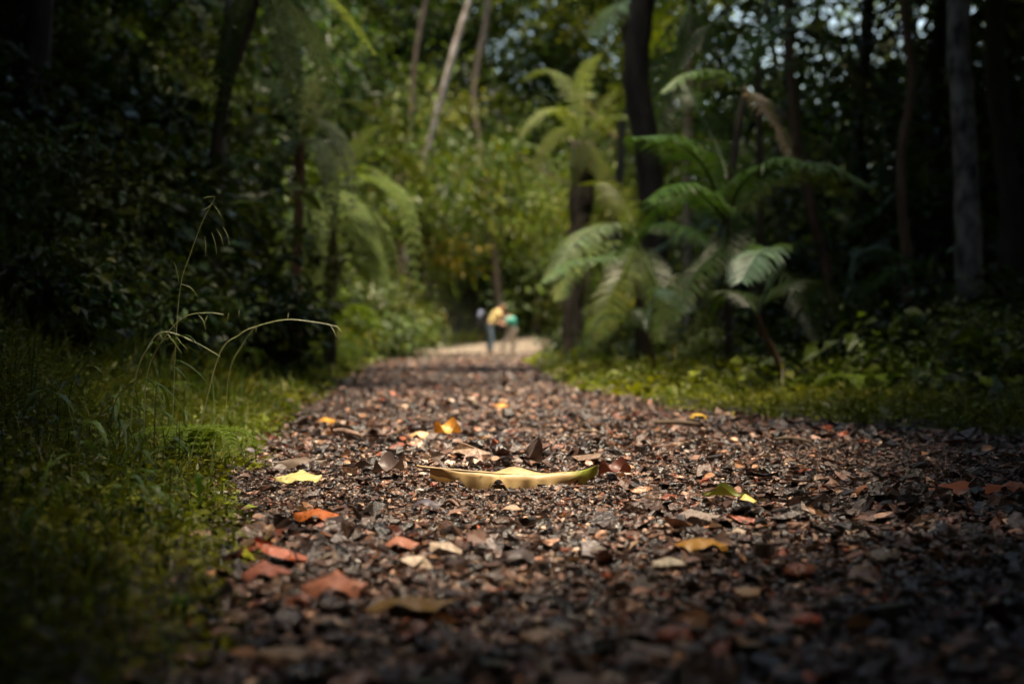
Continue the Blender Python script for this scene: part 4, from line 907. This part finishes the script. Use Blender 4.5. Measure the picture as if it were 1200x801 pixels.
for a in [(784, 664, .042, .4, (.48, .42, .33), 'flat cream stone in the blurred foreground right of centre'), (876, 691, .032, .6, (.52, .34, .22), 'tan stone in the foreground right of the cream stone'),
          (866, 628, .020, .9, (.42, .34, .27), 'pale rounded pebble, left one of a pair right of centre'), (888, 632, .018, .8, (.38, .30, .23), 'smaller tan pebble beside the pale rounded pebble'),
          (935, 672, .040, .6, (.22, .08, .05), 'terracotta stone in the right foreground'), (945, 738, .034, .6, (.42, .10, .06), 'reddish stone in the blur near the bottom right'),
          (792, 754, .038, .6, (.40, .14, .10), 'pinkish brick fragment in the bottom blur'), (555, 638, .040, .4, (.32, .22, .16), 'flat buff stone in the foreground centre'),
          (1105, 625, .055, .5, (.13, .10, .09), 'large brown-grey stone toward the right edge'), (635, 755, .04, .5, (.30, .20, .14), 'buff stone in the bottom centre blur'),
          (335, 770, .05, .5, (.32, .22, .15), 'buff stone in the bottom left blur'), (252, 588, .03, .6, (.42, .40, .34), 'pale grey stone in the moss at the left path edge'),
          (505, 510, .03, .5, (.09, .07, .06), 'dark stone beside the pale tan leaf'), (560, 530, .02, .6, (.40, .36, .34), 'small whitish pebble beyond the long yellow leaf'),
          (1035, 655, .05, .5, (.12, .10, .09), 'grey-brown stone in the right foreground'), (735, 560, .016, .7, (.36, .26, .22), 'small pink pebble right of the long yellow leaf tip'),
          (492, 581, .016, .8, (.50, .46, .42), 'small white pebble under the stem end of the long yellow leaf'), (705, 610, .022, .7, (.11, .10, .11), 'dark slate pebble in front of the long yellow leaf')]:
    rock(*a)
def stick(px, py, L, r, rz, label, mat='twig'):
    Y = CAMH*F/(py-400); x = (px-600)/F*Y; g = G()
    tube(g, bez([(-L/2, 0, 0), (-L*.2, L*.03, .006), (L*.2, -L*.02, .006), (L/2, 0, 0)], 12), [r*.8, r, r*.9, r*.6], 7, wob=.08)
    o = g.build('stick', M[mat], smooth=True, loc=(x, Y, float(pz(x, Y))+r+.008)); o.rotation_euler = (0, .08, rz); tag(o, label, 'stick')
stick(408, 514, .14, .008, -.75, 'brown stick lying at the left of the path')
stick(530, 598, .05, .0035, -1.0, 'short reddish twig just in front of the long yellow leaf')
stick(800, 508, .18, .008, .15, 'dark stick at the right edge of the path', 'bark_mid')
stick(690, 520, .10, .004, .5, 'thin twig beyond the long yellow leaf', 'bark_mid')
stick(930, 530, .10, .005, -.2, 'dark twig on the right side of the path', 'bark_mid')

# ------------------------------------------------------------------ walkers
def simple_mat(name, c1, c2, rough=.8, scale=12): return solid(name, c1, c2, scale, rough)
SK = simple_mat('skin', (.42, .22, .15), (.48, .26, .18), .55); HAIR = simple_mat('dark_hair', (.015, .01, .008), (.03, .02, .015), .5); HAIRB = simple_mat('brown_hair', (.10, .035, .02), (.15, .06, .03), .5)
YEL = simple_mat('yellow_cotton', (.80, .60, .24), (.86, .68, .32)); JEAN = simple_mat('blue_denim', (.09, .14, .19), (.15, .21, .27)); TEAL = simple_mat('teal_cotton', (.06, .42, .34), (.09, .50, .42))
BEIGE = simple_mat('beige_cotton', (.58, .50, .44), (.68, .60, .53)); SHOE = simple_mat('brown_shoe', (.10, .06, .04), (.16, .10, .07)); BLK = simple_mat('black_nylon', (.012, .012, .015), (.025, .025, .03)); BLU = simple_mat('pale_blue_nylon', (.35, .42, .66), (.48, .55, .75))
def skin_mesh(name, verts, rads, edges, mat, parent, root=0, sub=2, zs=None):
    me = bpy.data.meshes.new(name+'_cage'); me.from_pydata([tuple(v) for v in verts], edges, [])
    o = bpy.data.objects.new(name+'_cage', me); COL.objects.link(o)
    m = o.modifiers.new('s', 'SKIN'); m.use_smooth_shade = True
    for k, r in enumerate(rads):
        me.skin_vertices[0].data[k].radius = r if isinstance(r, tuple) else (r, r)
        me.skin_vertices[0].data[k].use_root = (k == root)
    s = o.modifiers.new('d', 'SUBSURF'); s.levels = sub; s.render_levels = sub
    bpy.context.view_layer.update(); dg = bpy.context.evaluated_depsgraph_get()
    nm = bpy.data.meshes.new_from_object(o.evaluated_get(dg)); nm.name = name; nm.materials.clear(); nm.materials.append(mat)
    bpy.data.objects.remove(o); q = bpy.data.objects.new(name, nm); COL.objects.link(q); q.parent = parent
    return q
def person(loc, J, label, shirt, trouser, hair, hair_len=.0, face=(1, 0, -.3)):
    """J: joint positions in metres from the ground point between the feet"""
    t = empty('person', loc, label, 'person', None)
    V = []; Rr = []; E = []
    def a(p, r, par=None):
        V.append(np.asarray(p, float)); Rr.append(r)
        if par is not None: E.append((par, len(V)-1))
        return len(V)-1
    hip = a(J['hip'], .125); w = a((J['hip']*.55+J['chest']*.45), .115, hip); ch = a(J['chest'], .14, w); ub = a(J['neck']*.75+J['chest']*.25, .10, ch)
    nk = a(J['neck'], .055, ub); hd = J['head']; hdir = norm(hd-J['neck'])
    jaw = a(hd-hdir*.05, .075, nk); mid = a(hd+hdir*.02, .092, jaw); tp = a(hd+hdir*.09, .07, mid)
    f = np.array(face, float); f = norm(f-hdir*np.dot(f, hdir))
    a(hd+f*.105-hdir*.0, .014, mid)                                   # nose
    for s in ('l', 'r'):
        sh = a(J['sh'+s], .06, ub); el = a(J['el'+s], .042, sh); fa = a(J['el'+s]*.55+J['wr'+s]*.45, .038, el); wr = a(J['wr'+s], .026, fa)
        d = norm(J['wr'+s]-J['el'+s]); sd = norm(np.cross(d, [0, 0, 1.])); dn = np.cross(sd, d); sg = 1 if s == 'l' else -1
        pm = a(J['wr'+s]+d*.05, (.038, .02), wr)
        for k, (o_, L) in enumerate(((-.028, .062), (-.010, .074), (.009, .070), (.027, .054))):
            r0 = a(J['wr'+s]+d*.085+sd*o_, .010, pm); r1 = a(J['wr'+s]+d*(.085+L*.5)+sd*o_*1.15-dn*.008, .0095, r0); a(J['wr'+s]+d*(.085+L*.9)+sd*o_*1.2-dn*.03, .008, r1)
        t0 = a(J['wr'+s]+d*.035+sd*.04*sg, .011, pm); a(J['wr'+s]+d*.075+sd*.062*sg-dn*.01, .009, t0)
        th = a(J['hp'+s], .088, hip); tm = a(J['hp'+s]*.5+J['kn'+s]*.5, .075, th); kn = a(J['kn'+s], .055, tm); cf = a(J['kn'+s]*.65+J['an'+s]*.35, .052, kn); an = a(J['an'+s], .036, cf)
        a(J['an'+s]+np.array([f[0]*.12, f[1]*.12, -.045]), .032, an)
    skin_mesh('body', V, Rr, E, SK, t)
    # clothing
    V2 = [J['hip']+norm(J['hip']-J['chest'])*.03, J['hip']*.55+J['chest']*.45, J['chest'], J['neck']*.8+J['chest']*.2]; R2 = [.150, .140, .165, .10]; E2 = [(0, 1), (1, 2), (2, 3)]
    for s in ('l', 'r'):
        V2 += [J['sh'+s], J['sh'+s]*.35+J['el'+s]*.65]; R2 += [.080, .066]; E2 += [(3, len(V2)-2), (len(V2)-2, len(V2)-1)]
    skin_mesh('shirt', V2, R2, E2, shirt, t)
    V3 = [J['hip']]; R3 = [.145]; E3 = []
    for s in ('l', 'r'):
        V3 += [J['hp'+s], J['kn'+s], J['kn'+s]*.5+J['an'+s]*.5, J['an'+s]+np.array([0, 0, .02])]; R3 += [.108, .078, .070, .062]; n = len(V3)
        E3 += [(0, n-4), (n-4, n-3), (n-3, n-2), (n-2, n-1)]
    skin_mesh('trousers', V3, R3, E3, trouser, t)
    for s in ('l', 'r'):
        q = J['an'+s]; skin_mesh('shoe', [q+np.array([-f[0]*.05, -f[1]*.05, -.045]), q+np.array([f[0]*.06, f[1]*.06, -.048]), q+np.array([f[0]*.15, f[1]*.15, -.055])], [.045, .045, .035], [(0, 1), (1, 2)], SHOE, t)
    hv = [hd-f*.02+hdir*.07, hd-f*.045+hdir*.02, hd-f*.05-hdir*.05]; hr = [.085, .088, .06]
    if hair_len: hv.append(hd-f*.04-hdir*(.05+hair_len)+np.array([0, 0, -.04])); hr.append(.04)
    skin_mesh('hair', hv, hr, [(k, k+1) for k in range(len(hv)-1)], hair, t)
    return t
A = lambda *q: np.array(q, float)
g1 = G0(574, 46); g2 = G0(596, 44)
JA = dict(hip=A(0, 0, .93), chest=A(.17, 0, 1.24), neck=A(.31, 0, 1.44), head=A(.42, 0, 1.55), shl=A(.27, .19, 1.38), shr=A(.27, -.19, 1.38), ell=A(.42, .22, 1.12), elr=A(.43, -.22, 1.11), wrl=A(.62, .12, 1.16), wrr=A(.64, -.12, 1.15),
          hpl=A(0, .10, .88), hpr=A(0, -.10, .88), knl=A(-.03, .12, .48), knr=A(.07, -.11, .49), anl=A(-.06, .13, .09), anr=A(.06, -.12, .09))
person(g1, JA, 'person in yellow shirt and blue jeans leaning forward with both arms held out', YEL, JEAN, HAIR)
JB = dict(hip=A(.12, 0, .80), chest=A(.10, -.10, 1.04), neck=A(-.03, -.20, 1.17), head=A(-.14, -.25, 1.20), shl=A(.02, -.02, 1.14), shr=A(.0, -.34, 1.10), ell=A(-.10, .02, .93), elr=A(-.12, -.36, .90), wrl=A(-.22, -.06, .99), wrr=A(-.24, -.28, .97),
          hpl=A(.11, .10, .76), hpr=A(.09, -.10, .76), knl=A(.16, .14, .42), knr=A(-.10, -.12, .43), anl=A(.14, .16, .09), anr=A(-.19, -.14, .09))
person(g2, JB, 'person in teal shirt and beige trousers stooping to the left', TEAL, BEIGE, HAIRB, .06, face=(-1, -.1, -.5))
def bag(name, loc, w, d, h, mat, label, parts, cat, rot=0):
    t = empty(name, loc, label, cat); t.rotation_euler = (0, rot, 0)
    def rb(nm, c, s, m, bev=.03):
        bm = bmesh.new(); bmesh.ops.create_cube(bm, size=1); bmesh.ops.scale(bm, vec=s, verts=bm.verts)
        bmesh.ops.bevel(bm, geom=bm.edges[:], offset=bev, segments=3, affect='EDGES', profile=.6); bmesh.ops.translate(bm, vec=c, verts=bm.verts)
        me = bpy.data.meshes.new(nm); bm.to_mesh(me); bm.free(); me.materials.append(m); me.polygons.foreach_set('use_smooth', [True]*len(me.polygons))
        o = bpy.data.objects.new(nm, me); COL.objects.link(o); o.parent = t
    rb('bag_body', (0, 0, 0), (w, d, h), mat, .05)
    for p_ in parts: rb(*p_)
    g = G()
    for s in (-.10, .10): tube(g, bez([(w*.45, s, h*.40), (w*.45+.09, s, h*.30), (w*.45+.09, s, -h*.1), (w*.4, s, -h*.38)], 12), [.014, .014], 5)
    g.build('strap', BLK, t)
    return t
bag('backpack', g1+A(-.24, -.02, 1.15), .20, .32, .50, BLK, 'black backpack with a pale blue top on the back of the person in yellow', [('top_flap', (-.07, 0, .13), (.22, .30, .24), BLU, .05), ('pocket', (-.13, 0, -.14), (.08, .24, .18), BLK, .03)], 'backpack', .35)
bag('shoulder_bag', g2+A(-.22, -.12, .80), .24, .16, .26, BLK, 'black bag hanging between the two walkers', [('front_flap', (0, -.07, .04), (.22, .04, .14), BLK, .015)], 'bag')

# ------------------------------------------------------------------ light, sky, camera
SUN_EL, SUN_AZ = 80, 172      # hazy sun high over the gap above the path, a little behind the camera
w = bpy.data.worlds.new('World'); S.world = w; w.use_nodes = True
nt = w.node_tree; nt.nodes.clear()
sk = nt.nodes.new('ShaderNodeTexSky'); sk.sky_type = 'NISHITA'; sk.sun_disc = False
sk.sun_elevation = R(SUN_EL); sk.sun_rotation = R(SUN_AZ); sk.air_density = 1.4; sk.dust_density = 1.2; sk.ozone_density = 1.0
bg = nt.nodes.new('ShaderNodeBackground'); bg.inputs[1].default_value = .05
ou = nt.nodes.new('ShaderNodeOutputWorld'); nt.links.new(sk.outputs[0], bg.inputs[0]); nt.links.new(bg.outputs[0], ou.inputs[0])
sl = bpy.data.lights.new('sun', 'SUN'); sl.energy = 2.0; sl.angle = R(9); sl.color = (1, .90, .74)
so = bpy.data.objects.new('sun', sl); COL.objects.link(so)
dv = Vector((math.sin(R(SUN_AZ))*math.cos(R(SUN_EL)), math.cos(R(SUN_AZ))*math.cos(R(SUN_EL)), math.sin(R(SUN_EL))))
so.rotation_euler = dv.to_track_quat('Z', 'Y').to_euler(); so.location = (0, 0, 30)
cd = bpy.data.cameras.new('camera'); cam = bpy.data.objects.new('camera', cd); COL.objects.link(cam); S.camera = cam
cd.lens = 50; cd.sensor_width = 36; cd.clip_start = .02; cd.clip_end = 1200
cam.location = (0, 0, CAMH); cam.rotation_euler = (R(90), 0, 0)
cd.dof.use_dof = True; cd.dof.focus_distance = 2.86; cd.dof.aperture_fstop = 3.2; cd.dof.aperture_blades = 0
S.view_settings.view_transform = 'Standard'; S.view_settings.look = 'None'; S.view_settings.gamma = 1; S.view_settings.exposure = 2.85; S.view_settings.use_white_balance = True; S.view_settings.white_balance_temperature = 7300; S.view_settings.white_balance_tint = 10
c = S.cycles
c.use_denoising = True; c.max_bounces = 5; c.diffuse_bounces = 3; c.glossy_bounces = 1; c.transmission_bounces = 3; c.caustics_reflective = False; c.caustics_refractive = False
c.use_adaptive_sampling = True; c.adaptive_threshold = .02; c.sample_clamp_indirect = 4
